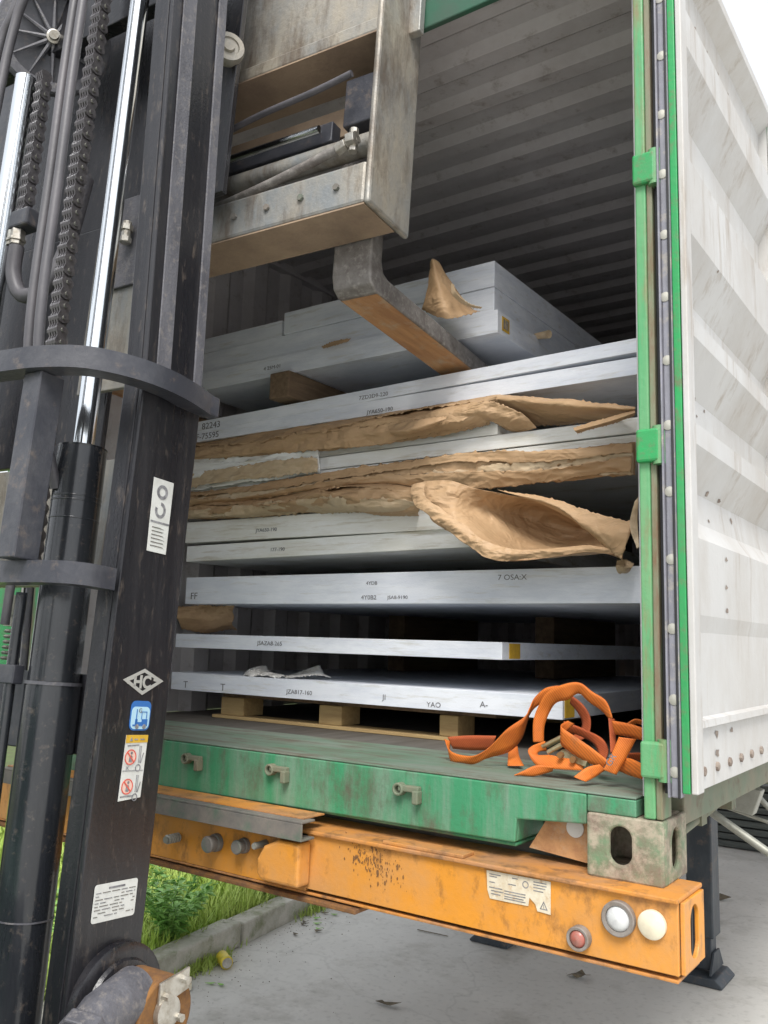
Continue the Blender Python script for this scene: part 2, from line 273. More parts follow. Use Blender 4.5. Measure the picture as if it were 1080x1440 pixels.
def crease(q):
    s_ = 0
    for d, f, ph in CR:
        t = q.dot(d)*f+ph+1.3*noise.noise(q*.45+Vector((ph, 0, 0))); s_ += (abs((t % 2)-1)-.5)/(f**.6)
    return s_*.55
def sheet(rows, nu=8, nv=5, amp=.006, seed=0, freq=14., ragged=.007):       # crumpled sheet lofted through rows of points
    nu, nv = nu*3, nv*2
    rr = [crom(r, nu) for r in rows]; K = min(len(r) for r in rr)
    cols = [crom([r[k] for r in rr], nv) for k in range(K)]; Hn = len(cols[0]); mb = MB(); vs = []
    for k in range(K):
        for j in range(Hn):
            p = cols[k][j]; q = Vector((p.x*.55, p.y, p.z*1.3))*freq*.8+Vector((seed*7.3, seed*3.1, seed))
            a = crease(q)+.42*crease(q*3.1+Vector((3, 8, 1)))+.2*crease(q*7.3); b = crease(q+Vector((50, 9, 3))); e = .5+.5*abs(2*j/(Hn-1)-1)
            p = p+Vector((.3*b, -a, .8*b*e))*amp*1.05
            if j in (0, Hn-1): p = p+Vector((0, 0, ragged*noise.noise(Vector((k*.55, seed, j)))))
            vs.append(p)
    fs = [(k*Hn+j, (k+1)*Hn+j, (k+1)*Hn+j+1, k*Hn+j+1) for k in range(K-1) for j in range(Hn-1)]
    return mb.add(vs, fs)
def thick(o, t):
    md = o.modifiers.new('thickness', 'SOLIDIFY'); md.thickness = t; md.offset = 0; return o

# ------------------------------------------------------------------ ground, kerb, grass
g = MB(); g.add([(-400, -400, 0), (400, -400, 0), (400, 400, 0), (-400, 400, 0)], [(0, 1, 2, 3)])
tag(g.build('ground', M['concrete']), kind='structure')
def kx(y): return -3.475-.16*(y-3.152)
g = MB(); g.add([(kx(-20)-.1, -20, .004), (kx(40)-.1, 40, .004), (kx(40)-40, 40, .004), (kx(-20)-40, -20, .004)], [(0, 1, 2, 3)])
tag(g.build('verge', M['soil']), kind='structure')
kerb = bpy.data.objects.new('kerb', None); col.objects.link(kerb); tag(kerb, kind='structure')
kb = MB().box(-.13, 0, 0, .985, 0, .13); kme = None
for i in range(-6, 14):
    y = 1.85+i*1.0
    if kme is None:
        o = kb.build('kerb_stone', M['kerb'], kerb, bevel=.012); kme = o
    else:
        o = kme.copy(); col.objects.link(o); o.parent = kerb
    o.location = (kx(y)+random.uniform(-.008, .008), y, random.uniform(-.012, .004)); o.rotation_euler = (0, 0, math.atan(.16)+random.uniform(-.006, .006))
# grass
vs, fs = [], []
def blade(x, y, h, wd, lean, an, z0=0.):
    dx, dy = math.cos(an), math.sin(an); px_, py_ = -dy*wd, dx*wd; n = len(vs)
    for t, k in ((0, 1), (.55, .8)):
        vs.append((x+dx*lean*t*t-px_*k, y+dy*lean*t*t-py_*k, z0+h*t)); vs.append((x+dx*lean*t*t+px_*k, y+dy*lean*t*t+py_*k, z0+h*t))
    vs.append((x+dx*lean, y+dy*lean, z0+h*.93)); fs.append((n, n+1, n+3, n+2)); fs.append((n+2, n+3, n+4))
for i in range(60000):
    y = 2.2+(random.random()**1.3)*9; x = kx(y)-.13-(random.random()**1.4)*5
    c = noise.noise(Vector((x*1.6, y*1.6, 0)))
    blade(x, y, random.uniform(.10, .26)*(1+.5*c), random.uniform(.003, .007), random.uniform(.02, .16), random.uniform(0, 6.28))
for i in range(900):                                       # tufts growing against the kerb
    y = random.choice((3.35, 3.5, 2.9, 4.6, 4.75))+random.gauss(0, .1); x = kx(y)+abs(random.gauss(0, .03))
    blade(x, y, random.uniform(.02, .08), .003, random.uniform(.02, .06), random.uniform(0, 6.28))
me = bpy.data.meshes.new('grass'); me.from_pydata(vs, [], fs)
tag(link('grass', me, M['grass']), 'bright green grass growing behind the kerb', 'grass', kind='stuff')
# broad-leaved weed
def weed(x, y, n, hgt, label):
    t = thing('weed', (x, y, .02), label, 'weed'); sb = MB(); lb = MB()
    for i in range(n):
        an = random.uniform(0, 6.28); ln = random.uniform(.6, 1)*hgt; top = Vector((x+math.cos(an)*ln*.55, y+math.sin(an)*ln*.55, ln))
        pts = crom([(x, y, 0), (x+math.cos(an)*ln*.15, y+math.sin(an)*ln*.15, ln*.55), top], 4); sb.tube(pts, [.004-.0003*k for k in range(len(pts))], 5)
        for p in pts[3:]:
            for q in range(3):
                a2 = random.uniform(0, 6.28); d = Vector((math.cos(a2), math.sin(a2), random.uniform(-.3, .5))); s_ = Vector((-math.sin(a2), math.cos(a2), 0)); l_ = random.uniform(.04, .08)
                m_ = p+d*l_*.5+Vector((0, 0, .008)); lb.add([p, m_+s_*l_*.22, p+d*l_, m_-s_*l_*.22], [(0, 1, 2), (0, 2, 3)])
    sb.build('stem', M['weed'], t); tag(lb.build('foliage', M['weed'], t), kind='stuff')
weed(kx(3.45)-.20, 3.42, 44, .46, 'broad-leaved weed leaning over the kerb beside the yellow can')
weed(kx(4.4)-.25, 4.4, 12, .30, 'smaller leafy weed behind the kerb under the far end of the orange beam')
weed(kx(3.1)-.45, 3.0, 16, .36, 'leafy weed behind the kerb seen right beside the black mast')

gb = MB()
for i in range(420):
    y = 2.6+random.random()*4.5; x = kx(y)+.02+abs(random.gauss(0, .16)); r_ = random.uniform(.0015, .005)
    if random.random() < .08: x = random.uniform(-3.2, -.4); y = random.uniform(2.8, 8)
    a = [random.uniform(.6, 1.2)*r_ for _ in range(5)]
    gb.add([(x+a[0], y, 0), (x, y+a[1], 0), (x-a[2], y, 0), (x, y-a[3], 0), (x, y, a[4])], [(0, 1, 4), (1, 2, 4), (2, 3, 4), (3, 0, 4)])
tag(gb.build('grit', M['leafdark']), 'fine dark grit strewn over the concrete by the kerb', 'grit', kind='stuff')
# can and litter
c = Vector((-3.44, 3.55, .034)); ax = Vector((.8, -.45, 0)).normalized()
t = thing('drinks_can', (c.x, c.y, 0), 'crushed yellow can lying on the concrete beside the kerb', 'can')
MB().lathe(c-ax*.055, ax, [(0, 0), (0, .026), (.006, .033), (.05, .031), (.10, .033), (.106, .027)], 20).build('can_body', M['can'], t, smooth=35)
MB().lathe(c+ax*.05, ax, [(0, .026), (.001, .024), (-.001, 0)], 20).build('can_lid', M['fitting'], t)
def litter(name, x, y, pts, m, label, cat, z=.006):
    b = MB(); n = len(pts); b.prism([(x+p[0], y+p[1], z+(p[2] if len(p) > 2 else 0)) for p in pts], (0, 0, .002))
    return tag(b.build(name, m), label, cat)
litter('paper_scrap', -3.40, 3.21, [(-.06, -.02), (.02, -.05), (.07, .01), (.03, .05, .012), (-.03, .04)], M['label_worn'], 'flat pale paper scrap on the concrete beside the mast foot', 'paper')
litter('dry_leaf', -2.495, 3.678, [(-.07, 0), (-.045, -.012, .006), (-.02, -.02, .012), (.01, -.016, .006), (.03, -.02, .01), (.06, .01, .02), (.065, .02, .02), (.02, .016, .004), (-.01, .008), (-.04, .012, .008)], M['leafdark'], 'dark curled leaf on the concrete nearest the bottom edge', 'leaf')
litter('twig', -2.88, 4.69, [(-.10, -.005), (.10, .012), (.10, .02), (-.10, .006)], M['leafdark'], 'thin dark twig on the concrete below the orange beam', 'twig')
litter('dry_leaf', -1.934, 4.596, [(-.05, -.02), (-.02, -.022, .012), (.01, -.036, .004), (.035, -.03, .014), (.045, -.008, .02), (.07, .01, .02), (.04, .018, .01), (.01, .04, .025), (-.012, .022, .01), (-.04, .02)], M['leafdark'], 'brown leaf on the concrete below the red lamp', 'leaf')
litter('dry_leaf', -1.75, 6.6, [(-.09, -.02), (.03, -.04), (.09, .01, .02), (.01, .04, .025)], M['leafdark'], 'small leaf on the concrete right of the landing leg', 'leaf')
for i in range(14):
    a_, b_ = random.uniform(-.05, .05), random.uniform(-.05, .05); y = random.choice((3.4, 4.3, 4.5, 4.8))+random.gauss(0, .15)
    litter('fallen_leaf', kx(y)+.06+abs(random.gauss(0, .1)), y, [(-.03, a_*.4), (0, -.012), (.03, b_*.4, .01), (0, .012)], M['leafdark'] if i % 2 else M['weed'], 'small brown or green leaf lying loose at the foot of the kerb', 'leaf')['group'] = 'small leaves scattered at the foot of the kerb'

# ------------------------------------------------------------------ container
YF = 2.03; XR, XL = -.652, -3.090; FLZ = 1.362; CB = 1.18; RZ = 3.66; YE = YF+6.06
ct = thing('shipping_container', (-1.87, 5, CB), 'open green shipping container with white inner door, loaded with aluminium plates', 'container')
def casting(x0, x1, y0, y1, z0, z1):
    b = MB(); th = .014; W, Hh, D = x1-x0, z1-z0, y1-y0
    right = x1 > -1.5
    b.holeplate((x0, y0, z0), (1, 0, 0), (0, 0, 1), (0, th, 0), W, Hh, .0255, .042, .45, .54)
    xs = x1 if right else x0
    b.holeplate((xs, y0+th, z0), (0, 1, 0), (0, 0, 1), (-th if right else th, 0, 0), D-th, Hh, .030, .045)
    b.box(x0, x1-(th if right else 0), y0+th, y1, z0, z0+th); b.box(x0, x1-(th if right else 0), y0+th, y1, z1-th, z1)
    b.box(x0, x0+th, y0+th, y1, z0+th, z1-th) if right else b.box(x1-th, x1, y0+th, y1, z0+th, z1-th)
    b.box(x0, x1, y1-th, y1, z0+th, z1-th)
    return b
for x0, x1 in ((-.829, -.650), (-3.092, -2.913)):
    casting(x0, x1, YF-.004, YF+.174, 1.178, 1.319).build('corner_casting', M['cast'], ct, bevel=.006)
    casting(x0, x1, YF-.004, YF+.174, 3.72, 3.84).build('corner_casting', M['cast'], ct, bevel=.006)
# corner posts: green face plus rusty return edge
for sgn, xo in ((1, XR), (-1, XL)):
    a = xo-sgn*.042
    lo, hi = sorted((a, xo-sgn*.016)); MB().box(lo, hi, YF, YF+.10, 1.321, 3.718).build('corner_post', M['green'], ct, bevel=.004)
    lo, hi = sorted((xo-sgn*.0155, xo-sgn*.001)); MB().box(lo, hi, YF+.004, YF+.07, 1.321, 3.718).build('post_edge', M['post_side'], ct, bevel=.003)
    lo, hi = sorted((a-sgn*.012, a-sgn*.0005)); MB().box(lo, hi, YF+.03, YF+.12, 1.365, 3.56).build('inner_post', M['inside'], ct)
    # hinge knuckles wrapped round the post
    for z in (1.452, 2.174, 2.875, 3.42):
        b = MB(); lo, hi = sorted((a-sgn*.003, xo+sgn*.012)); b.box(lo, hi, YF-.014, YF+.03, z-.040, z+.040)
        h = b.build('hinge', M['green_clean' if z > 2 else 'green'], ct, bevel=.006)
        lo, hi = sorted((xo-sgn*.004, xo+sgn*.022)); MB().lathe((xo+sgn*.008, YF+.004, z-.046), (0, 0, 1), [(0, 0), (0, .017), (.092, .017), (.092, 0)], 16).build('hinge_pin', M['green'], h, smooth=40)
# sill: face, top plate, forklift notch on the right end
zt = 1.358
b = MB()
prof = [(-2.913, 1.205), (-1.014, 1.222), (-1.010, 1.278), (-.8305, 1.290), (-.8305, zt), (-2.913, zt)]
b.prism([(x, YF, z) for x, z in prof], (0, .012, 0)); b.box(-2.913, -1.016, YF+.012, YF+.16, 1.21, 1.22)
b.prism([(-1.014, YF+.012, 1.222), (-1.010, YF+.012, 1.278), (-1.010, YF+.012, 1.30), (-1.024, YF+.012, 1.30), (-1.026, YF+.012, 1.222)], (0, .15, 0))
b.build('door_sill', M['green_sill'], ct, bevel=.004)
MB().box(-2.913, -.712, YF+.001, YF+.42, zt+.001, FLZ+.002).build('threshold_plate', M['sill_top'], ct, bevel=.002)
MB().box(-3.04, -.702, YF+.4205, YE-.06, 1.33, FLZ).build('container_floor', M['floor'], ct)
MB().box(-.829, -.712, YF+.001, YF+.1, 1.3195, 1.3575).build('sill_end', M['green_sill'], ct, bevel=.003)
# lock keepers on the sill
for (x, y) in ((275, 1072), (395, 1088), (578, 1116)):
    p = at(x, y, YF); b = MB(); k = b
    k.lathe((p.x-.030, YF-.001, p.z+.010), (0, -1, 0), [(0, .017), (.022, .017), (.022, .010), (.004, .010), (.004, 0)], 16)
    k.box(p.x-.030, p.x+.034, YF-.020, YF-.001, p.z+.006, p.z+.022); k.box(p.x+.018, p.x+.036, YF-.026, YF-.001, p.z-.022, p.z+.012)
    b.build('lock_keeper', M['tarp'], ct, bevel=.003)
# brown bracket and white disc inside the notch
MB().prism([(-1.00, YF+.05, 1.205), (-.831, YF+.05, 1.19), (-.831, YF+.05, 1.285), (-.955, YF+.05, 1.275)], (0, .01, 0)).build('pocket_plate', M['fork_b'], ct)
MB().lathe((-.878, YF+.0485, 1.268), (0, -1, 0), [(0, .022), (.003, .022), (.003, 0)], 24).build('reflector', M['label'], ct)
# header, side rails
MB().box(-2.913, -.829, YF+.03, YF+.05, 3.56, 3.72).build('door_header', M['bark_green'], ct, bevel=.004)
for x0, x1 in ((XR-.052, XR-.004), (XL+.004, XL+.052)):
    MB().box(x0, x1, YF+.175, YE, 1.285, 1.36).build('bottom_rail', M['tarp'], ct, bevel=.004)
    MB().box(x0, x1, YF+.175, YE, 3.64, 3.72).build('top_rail', M['inside'], ct)
def corrug(axis, o, L, height, pitch, depth, a0):
    # a wall (axis 'y' runs along Y) of trapezoid folds, given as closed thin panel
    pts = []; s_ = a0
    while s_ < a0+L:
        for f_, d_ in ((0, 0), (.33, 0), (.5, depth), (.83, depth)):
            pts.append((s_+f_*pitch, d_))
        s_ += pitch
    return pts
b = MB(); pts = corrug('y', 0, 5.8, 0, .27, .036, YF+.15)
for X, sgn in ((XR-.034, -1), (XL+.034, 1)):
    b = MB(); n = len(pts); v = [(X+sgn*d-sgn*.036, y, 1.36) for y, d in pts]+[(X+sgn*d-sgn*.036, y, 3.66) for y, d in pts]
    b.add(v, [(i, i+1, n+i+1, n+i) for i in range(n-1)]); o = b.build('side_wall', M['inside'], ct); thick(o, .003)
b = MB(); s_ = 2.439-.209*1.25; rp = []
while s_ < YE-.1:
    for f_, d_ in ((0, 0), (.30, 0), (.45, .022), (.80, .022)): rp.append((s_+f_*.209, d_))
    s_ += .209
n = len(rp); b.add([(-3.055, y, RZ+d) for y, d in rp]+[(-.69, y, RZ+d) for y, d in rp], [(i, n+i, n+i+1, i+1) for i in range(n-1)])
thick(b.build('roof_panel', M['inside'], ct), .003)
b = MB(); s_ = XL+.05; rp = []
while s_ < XR-.1:
    for f_, d_ in ((0, 0), (.33, 0), (.5, .04), (.83, .04)): rp.append((s_+f_*.25, d_))
    s_ += .25
n = len(rp); b.add([(x, YE-.06+d, 1.36) for x, d in rp]+[(x, YE-.06+d, 3.66) for x, d in rp], [(i, i+1, n+i+1, n+i) for i in range(n-1)])
thick(b.build('front_wall', M['inside'], ct), .003)
# lashing bar along the roof opening
MB().box(-3.03, -.70, YF+.052, YF+.16, 3.648, 3.655).build('roof_stiffener', M['inside'], ct)

# the doors, folded back along the sides
def door(sgn, X0):
    # X0 = container side; door lies outboard of it
    X = lambda d: X0+sgn*d
    def bx(b, d0, d1, y0, y1, z0, z1):
        lo, hi = sorted((X(d0), X(d1))); return b.box(lo, hi, y0, y1, z0, z1)
    z0, z1, y0, y1 = 1.385, 3.575, YF, YF+1.135
    fr = bx(MB(), .064, .079, y0+.001, y0+.05, z0, z1).build('container_door', M['white'], ct, bevel=.003)
    tag(fr, 'door folded back along the side, its white inner face outwards')
    # corrugated inner skin: heights of the shaded slopes as seen
    prof = [(3.575, .080), (3.545, .080), (3.50, .036), (3.34, .028), (3.31, .076), (3.205, .078), (3.09, .0225), (2.98, .0225), (2.90, .076), (2.705, .078), (2.59, .0225), (2.53, .0225), (2.49, .078), (2.445, .078),
            (2.34, .0225), (2.27, .0225), (2.23, .078), (2.18, .078), (2.09, .026), (2.01, .038), (1.96, .068), (1.78, .067), (1.74, .058), (1.545, .058), (1.54, .074), (1.525, .076), (1.522, .062), (z0, .062)]
    n = len(prof); ya, yb = y0+.0505, y1-.06
    def f(p, y): return (X(p[1]), y, p[0])
    v = [f(p, ya) for p in prof]+[f(p, yb) for p in prof]
    b = MB(); b.add(v, [(i, i+1, n+i+1, n+i) if sgn < 0 else (i, n+i, n+i+1, i+1) for i in range(n-1)])
    # closing cheeks at the frame side
    thick(b.build('inner_skin', M['white'], fr), .002)
    for ys in (ya, yb-.003):
        bx(MB(), .022, .0635, ys, ys+.003, z0, z1).build('jamb', M['white'], fr)
    bx(MB(), .064, .079, y1-.06, y1, z0, z1).build('stile', M['white'], fr, bevel=.003)
    bx(MB(), .045, .062, y0, y0+.04, z0, z1).build('door_edge', M['green_clean'], fr, bevel=.002)
    bx(MB(), .020, .062, y1+.0005, y1+.02, z0, z1).build('door_edge', M['green_clean'], fr, bevel=.002)
    # gasket: flat strip with a raised lip each side
    gk = bx(MB(), .022, .0445, y0-.006, y0+.02, z0-.01, z1).build('gasket', M['gasket'], fr, bevel=.003)
    bx(MB(), .017, .0215, y0-.016, y0+.02, z0-.01, z1).build('gasket_lip', M['gasket'], gk, bevel=.0015)
    bx(MB(), .0385, .0435, y0-.012, y0-.0062, z0-.01, z1).build('gasket_lip', M['rubber'], gk, bevel=.0015)
    bx(MB(), .003, .0165, y0+.012, y0+.04, z0-.005, z1).build('gap_shade', M['rubber'], gk)  # black strip standing in for the shade in the gap beside the post
    bx(MB(), .012, .044, y1-.03, y1, z0, z1).build('outer_skin', M['green'], fr)
    bx(MB(), .012, .020, y0+.045, y1-.03, z0, z1).build('outer_skin', M['green'], fr)
    rv = None; z = 1.43
    while z < z1:
        if rv is None: rv = o = MB().lathe((X(.031), y0-.0062, z), (0, -1, 0), [(0, .0125), (.0015, .012), (.003, .006), (.0032, 0)], 14).build('rivet', M['rivet'], gk, smooth=50); zr = z
        else: o = rv.copy(); col.objects.link(o); o.parent = gk; o.location.z = z-zr; o.location.x = random.uniform(-.002, .002)
        z += .1575
    for i in range(7):
        y = y0+.10+i*.115; b = MB(); c_ = Vector((X(.0625), y, 1.425)); b.lathe(c_, (sgn, 0, 0), [(0, .011), (.006, .011), (.008, .006), (.008, 0)], 8).build('bolt', M['rustspot'], fr)
    rs = random.Random(3)
    for (y, z, s_) in ((.22, 1.50, .022), (.22, 1.455, .020), (.36, 1.50, .016), (.30, 2.10, .014), (.42, 2.10, .016), (.30, 2.03, .009), (.24, 2.34, .009), (.26, 2.30, .008), (.33, 2.33, .010), (.33, 1.93, .015), (.33, 1.86, .014), (.33, 1.80, .015),
                       (.55, 2.06, .02), (.14, 2.02, .008), (.19, 3.43, .010), (.30, 3.43, .012), (.42, 3.43, .012), (.54, 3.43, .012), (.66, 3.43, .012), (.18, 2.62, .006), (.30, 2.70, .008)):
        def depth(zz):
            for i in range(len(prof)-1):
                if prof[i][0] >= zz >= prof[i+1][0]:
                    t = (prof[i][0]-zz)/max(1e-6, prof[i][0]-prof[i+1][0]); return prof[i][1]*(1-t)+prof[i+1][1]*t
            return .07
        P = []
        for k in range(9):
            a_ = k/9*6.283; r_ = s_*rs.uniform(.35, 1); P.append((a_, r_))
        b = MB(); pz = [(y0+y+r_*math.cos(a_)*1.1, z+r_*math.sin(a_)*.6) for a_, r_ in P]
        b.add([(X(depth(zz)+.0022), yy, zz) for yy, zz in pz], [tuple(range(9)) if sgn > 0 else tuple(range(8, -1, -1))]); b.build('rust_patch', M['rustspot'], fr)
    return fr
door(1, XR); ld = door(-1, XL)
MB().box(XL-.25, XL-.083, YF+.002, YF+.03, 1.385, 3.575).build('door_edge', M['green_clean'], ld, bevel=.003)
for i in range(18):
    y = YF+.20+i*.32; MB().box(XL+.06, XR-.06, y, y+.05, 1.225, 1.3295).build('floor_crossmember', M['tarp'], ct)

# ------------------------------------------------------------------ aluminium plates
def numtext(s, x, y, Y, parent, size=.018, sx=1.15, name='stamped_marking'):
    if name == 'handwriting': size *= 1.35
    else: size *= 1.15
    p = at(x, y, Y); return text(s, size, front(p.x, Y-.0012, p.z-size*.35), M['ink'], parent, name, sx=sx)
PL = {}
def plate(x0, x1, z0, z1, Y, D, label, m='alu', tilt=0., group=None):
    t = MB(); dz = tilt*(x1-x0)
    t.hexa([(x0, Y, z0-dz/2), (x1, Y, z0+dz/2), (x1, Y+D, z0+dz/2), (x0, Y+D, z0-dz/2), (x0, Y, z1-dz/2), (x1, Y, z1+dz/2), (x1, Y+D, z1+dz/2), (x0, Y+D, z1-dz/2)])
    o = t.build('aluminium_plate', M[m], bevel=.0016); return tag(o, label, 'metal plate', 'aluminium plates stacked in the container')
Y0 = 2.65
U1 = plate(-2.41, -1.418, 2.958, 3.052, Y0, 2.3, 'topmost aluminium plate of the upper stack, behind the upright brown paper flap')
U2 = plate(-2.95, -1.421, 2.868, 2.9565, Y0+.006, 2.3, 'second plate of the upper stack, directly below the topmost one')
U2b = plate(-2.95, -2.43, 2.958, 3.028, Y0+.01, 2.3, 'short thick aluminium plate at the left end of the upper stack, next to the mast', tilt=.0)
U3 = plate(-2.95, -1.402, 2.782, 2.8665, Y0-.003, 2.3, 'lowest plate of the upper stack, resting on the wooden block, yellow label on its side')
M1 = plate(-2.905, -.86, 2.611, 2.658, Y0, 2.4, 'wide aluminium plate just below the fork, upper one of the pair', tilt=.016)
M2 = plate(-2.90, -.86, 2.552, 2.6095, Y0+.002, 2.4, 'wide aluminium plate below the fork, lower one of the pair, above the brown paper', tilt=.002)
M3 = plate(-2.93, -1.405, 2.415, 2.470, Y0+.01, 2.3, 'aluminium plate between two brown papers that ends halfway along', 'alu2', tilt=.004)
M4 = plate(-2.93, -.86, 2.362, 2.411, Y0, 2.4, 'wide aluminium plate under the big brown paper flap, upper one of the middle pair', 'alu2', tilt=.004)
M5 = plate(-2.93, -.86, 2.312, 2.3595, Y0+.004, 2.4, 'wide plate with torn paper along its lower edge, below the paper flap pair', 'alu2', tilt=.002)
N1 = plate(-2.94, -1.56, 2.098, 2.188, Y0, 2.3, 'thick pale plate partly covered by the sagging brown paper', 'alu2', tilt=-.004)
N2 = plate(-2.93, -1.50, 2.024, 2.092, Y0+.01, 2.3, 'pale aluminium plate just under the thick one covered by sagging paper', 'alu2', tilt=.008)
O1 = plate(-2.91, -.86, 1.834, 1.948, Y0, 2.4, 'thickest full-width aluminium plate at mid height, handwriting near its right end')
P1 = plate(-2.955, -1.375, 1.648, 1.706, Y0, 2.3, 'thin plate with dark gaps above and below and a yellow label at its end')
Q1 = plate(-2.967, -1.161, 1.469, 1.542, Y0, 2.3, 'lowest aluminium plate, lying on the wooden pallet behind the orange strap')
numtext('7ZD2D9-220', 505, 560, Y0, M1, .019); numtext('JYA650-190', 516, 580, Y0, M2, .019)
numtext('82243', 284, 600, Y0, M1, .030, name='handwriting'); numtext('F-75595', 276, 615, Y0+.002, M2, .028, name='handwriting')
numtext('4 25M-01', 371, 519, Y0-.003, U3, .019); numtext('JYA650-190', 372, 650, Y0, M4, .018)
numtext('JYA650-190', 360, 746, Y0, N1, .018); numtext('177-190', 380, 773, Y0+.01, N2, .018)
numtext('4Y0B2', 508, 840, Y0, O1, .020); numtext('JSA8-9190', 545, 840, Y0, O1, .016); numtext('7 OSA:X', 700, 812, Y0, O1, .019, name='handwriting'); numtext('4YDB', 515, 820, Y0, O1, .016); numtext('FF', 268, 838, Y0, O1, .03, name='handwriting')
numtext('JSAZA8-265', 362, 904, Y0, P1, .020); numtext('JZA817-160', 403, 972, Y0, Q1, .020); numtext('T', 258, 962, Y0, Q1, .03, name='handwriting'); numtext('T', 310, 966, Y0, Q1, .03, name='handwriting')
numtext('JI', 538, 980, Y0, Q1, .02, name='handwriting'); numtext('YAO', 600, 990, Y0, Q1, .018, name='handwriting'); numtext('A-', 675, 990, Y0, Q1, .02, name='handwriting')
def sidelabel(X, y0, y1, z0, z1, par, bars=0):
    o = MB().box(X+.0005, X+.002, y0, y1, z0, z1).build('side_label', M['yellow'], par)
    for k in range(bars):
        yy = y0+(k+1)*(y1-y0)/(bars+1); MB().box(X+.0021, X+.003, yy-.004, yy+.004, z0+.008, z1-.008).build('print', M['ink'], o)
sidelabel(-1.402, 2.68, 2.735, 2.80, 2.852, U3, 3); sidelabel(-1.375, 2.70, 2.78, 1.652, 1.702, P1); sidelabel(-1.161, 2.665, 2.74, 1.474, 1.536, Q1)

# wooden spacers and pallet
sp = tag(MB().box(-2.43, -2.325, 2.60, 3.5, 2.668, 2.7785).build('wooden_block', M['wood2'], bevel=.006), 'square wooden block between the upper stack and the plates below', 'wood block')
sp['label'] = 'square wooden block holding the upper stack above the pair of wide plates'
for (x, y, z0, z1, l) in ((-1.75, 3.5, 2.668, 2.7795, 'wooden spacer hidden behind the fork under the upper stack'), (-2.6, 3.4, 2.19, 2.305, 'left wooden spacer under the middle pair of plates'), (-1.75, 3.9, 2.19, 2.305, 'right wooden spacer under the middle pair of plates'),
                          (-2.7, 3.9, 1.952, 2.016, 'left wooden spacer on the thickest plate'), (-1.75, 3.9, 1.952, 2.016, 'right wooden spacer on the thickest plate'), (-2.7, 3.9, 1.708, 1.8325, 'left wooden spacer on the thin yellow-labelled plate'), (-1.85, 3.9, 1.708, 1.8325, 'right wooden spacer on the thin yellow-labelled plate'),
                          (-2.7, 3.9, 1.545, 1.6465, 'left wooden spacer on the lowest plate'), (-1.85, 3.9, 1.545, 1.6465, 'right wooden spacer on the lowest plate')):
    tag(MB().box(x, x+.1, y, y+.8, z0, z1).build('wooden_spacer', M['wood2'], bevel=.004), l, 'wood spacer', 'wooden spacers between the plates')
pt = thing('pallet', (-2.0, 3.6, FLZ), 'wooden pallet under the lowest aluminium plate', 'pallet')
for x0, x1 in ((-2.73, -2.60), (-2.20, -2.09), (-1.655, -1.58)):
    for y in (2.72, 3.7): MB().box(x0, x1, y, y+.12, FLZ+.014, 1.448).build('block', M['wood'], pt, bevel=.003)
for y in (2.70, 3.69): MB().box(-2.76, -1.56, y, y+.10, FLZ+.001, FLZ+.0135).build('bottom_board', M['wood'], pt, bevel=.002)
for y in (2.75, 3.1, 3.45, 3.8): MB().box(-2.75, -1.45, y, y+.10, 1.449, 1.468).build('deck_board', M['wood2'], pt)

# ------------------------------------------------------------------ kraft paper
def rows(*rs): return [[at(*p) for p in r] for r in rs]
def paper(label, rws, amp=.006, seed=0, freq=14, m='paper', nu=8, nv=5, name='kraft_paper', cat='paper', layers=0, ragged=.007):
    o = sheet(rws, nu, nv, amp, seed, freq, ragged).build(name, M[m], smooth=16); thick(o, .0009)
    for k in range(layers):            # further torn layers lying over the first
        n = len(rws); L_ = len(rws[0]); a0 = (.12, .42, .0, .55)[k % 4]; a1 = (.55, .95, .35, 1.0)[k % 4]
        def lay(t, q):
            x = t*(n-1); i = min(int(x), n-2); v = rws[i][q].lerp(rws[i+1][q], x-i); return v+Vector((0, -.009-.006*k, 0))
        rr_ = [[lay(a0+(a1-a0)*h+.07*math.sin(q*2.1+k), q) if 0 < h < 1 else lay(min(1, max(0, a0+(a1-a0)*h+.10*math.sin(q*1.7+k*2+h))), q) for q in range(L_)] for h in (0, .5, 1)]
        thick(sheet(rr_, nu, nv, amp*.8, seed+20+k, freq*1.2, .016).build('torn_layer', M['paper_pale' if (k == 1 and seed != 1) else m], o, smooth=16), .0008)
    return tag(o, label, cat)
yf = Y0-.02
paper('wrinkled brown paper pressed between the plates right below the handwritten pair', rows(
    [(268, 626, 2.70), (340, 614, 2.70), (430, 600, 2.70), (540, 582, 2.70), (640, 566, 2.70), (700, 556, 2.70)],
    [(268, 630, 2.65), (340, 622, 2.64), (430, 606, 2.62), (540, 590, 2.61), (640, 572, 2.59), (700, 560, 2.60)],
    [(268, 644, 2.64), (340, 640, 2.63), (430, 628, 2.62), (540, 606, 2.60), (640, 594, 2.59), (690, 588, 2.62)],
    [(268, 648, 2.66), (340, 646, 2.66), (430, 636, 2.63), (540, 624, 2.62), (640, 608, 2.63), (690, 596, 2.65)]), .012, 1, 12, layers=3)
paper('folded brown paper tongue curling out at the middle of the upper paper', rows(
    [(545, 600, 2.57), (570, 592, 2.55), (600, 588, 2.54), (628, 586, 2.55)],
    [(548, 606, 2.55), (575, 604, 2.52), (602, 596, 2.52), (626, 590, 2.54)],
    [(550, 611, 2.56), (578, 610, 2.54), (604, 602, 2.54), (620, 594, 2.56)]), .004, 2)
paper('long brown paper flap reaching out to the green post under the wide pair', rows(
    [(650, 562, 2.70), (700, 555, 2.66), (770, 560, 2.60), (830, 566, 2.55), (893, 573, 2.5)],
    [(655, 570, 2.64), (700, 563, 2.60), (770, 570, 2.56), (830, 575, 2.53), (893, 577, 2.49)],
    [(690, 592, 2.70), (720, 598, 2.72), (770, 598, 2.72), (830, 594, 2.68), (893, 584, 2.62)]), .006, 3)
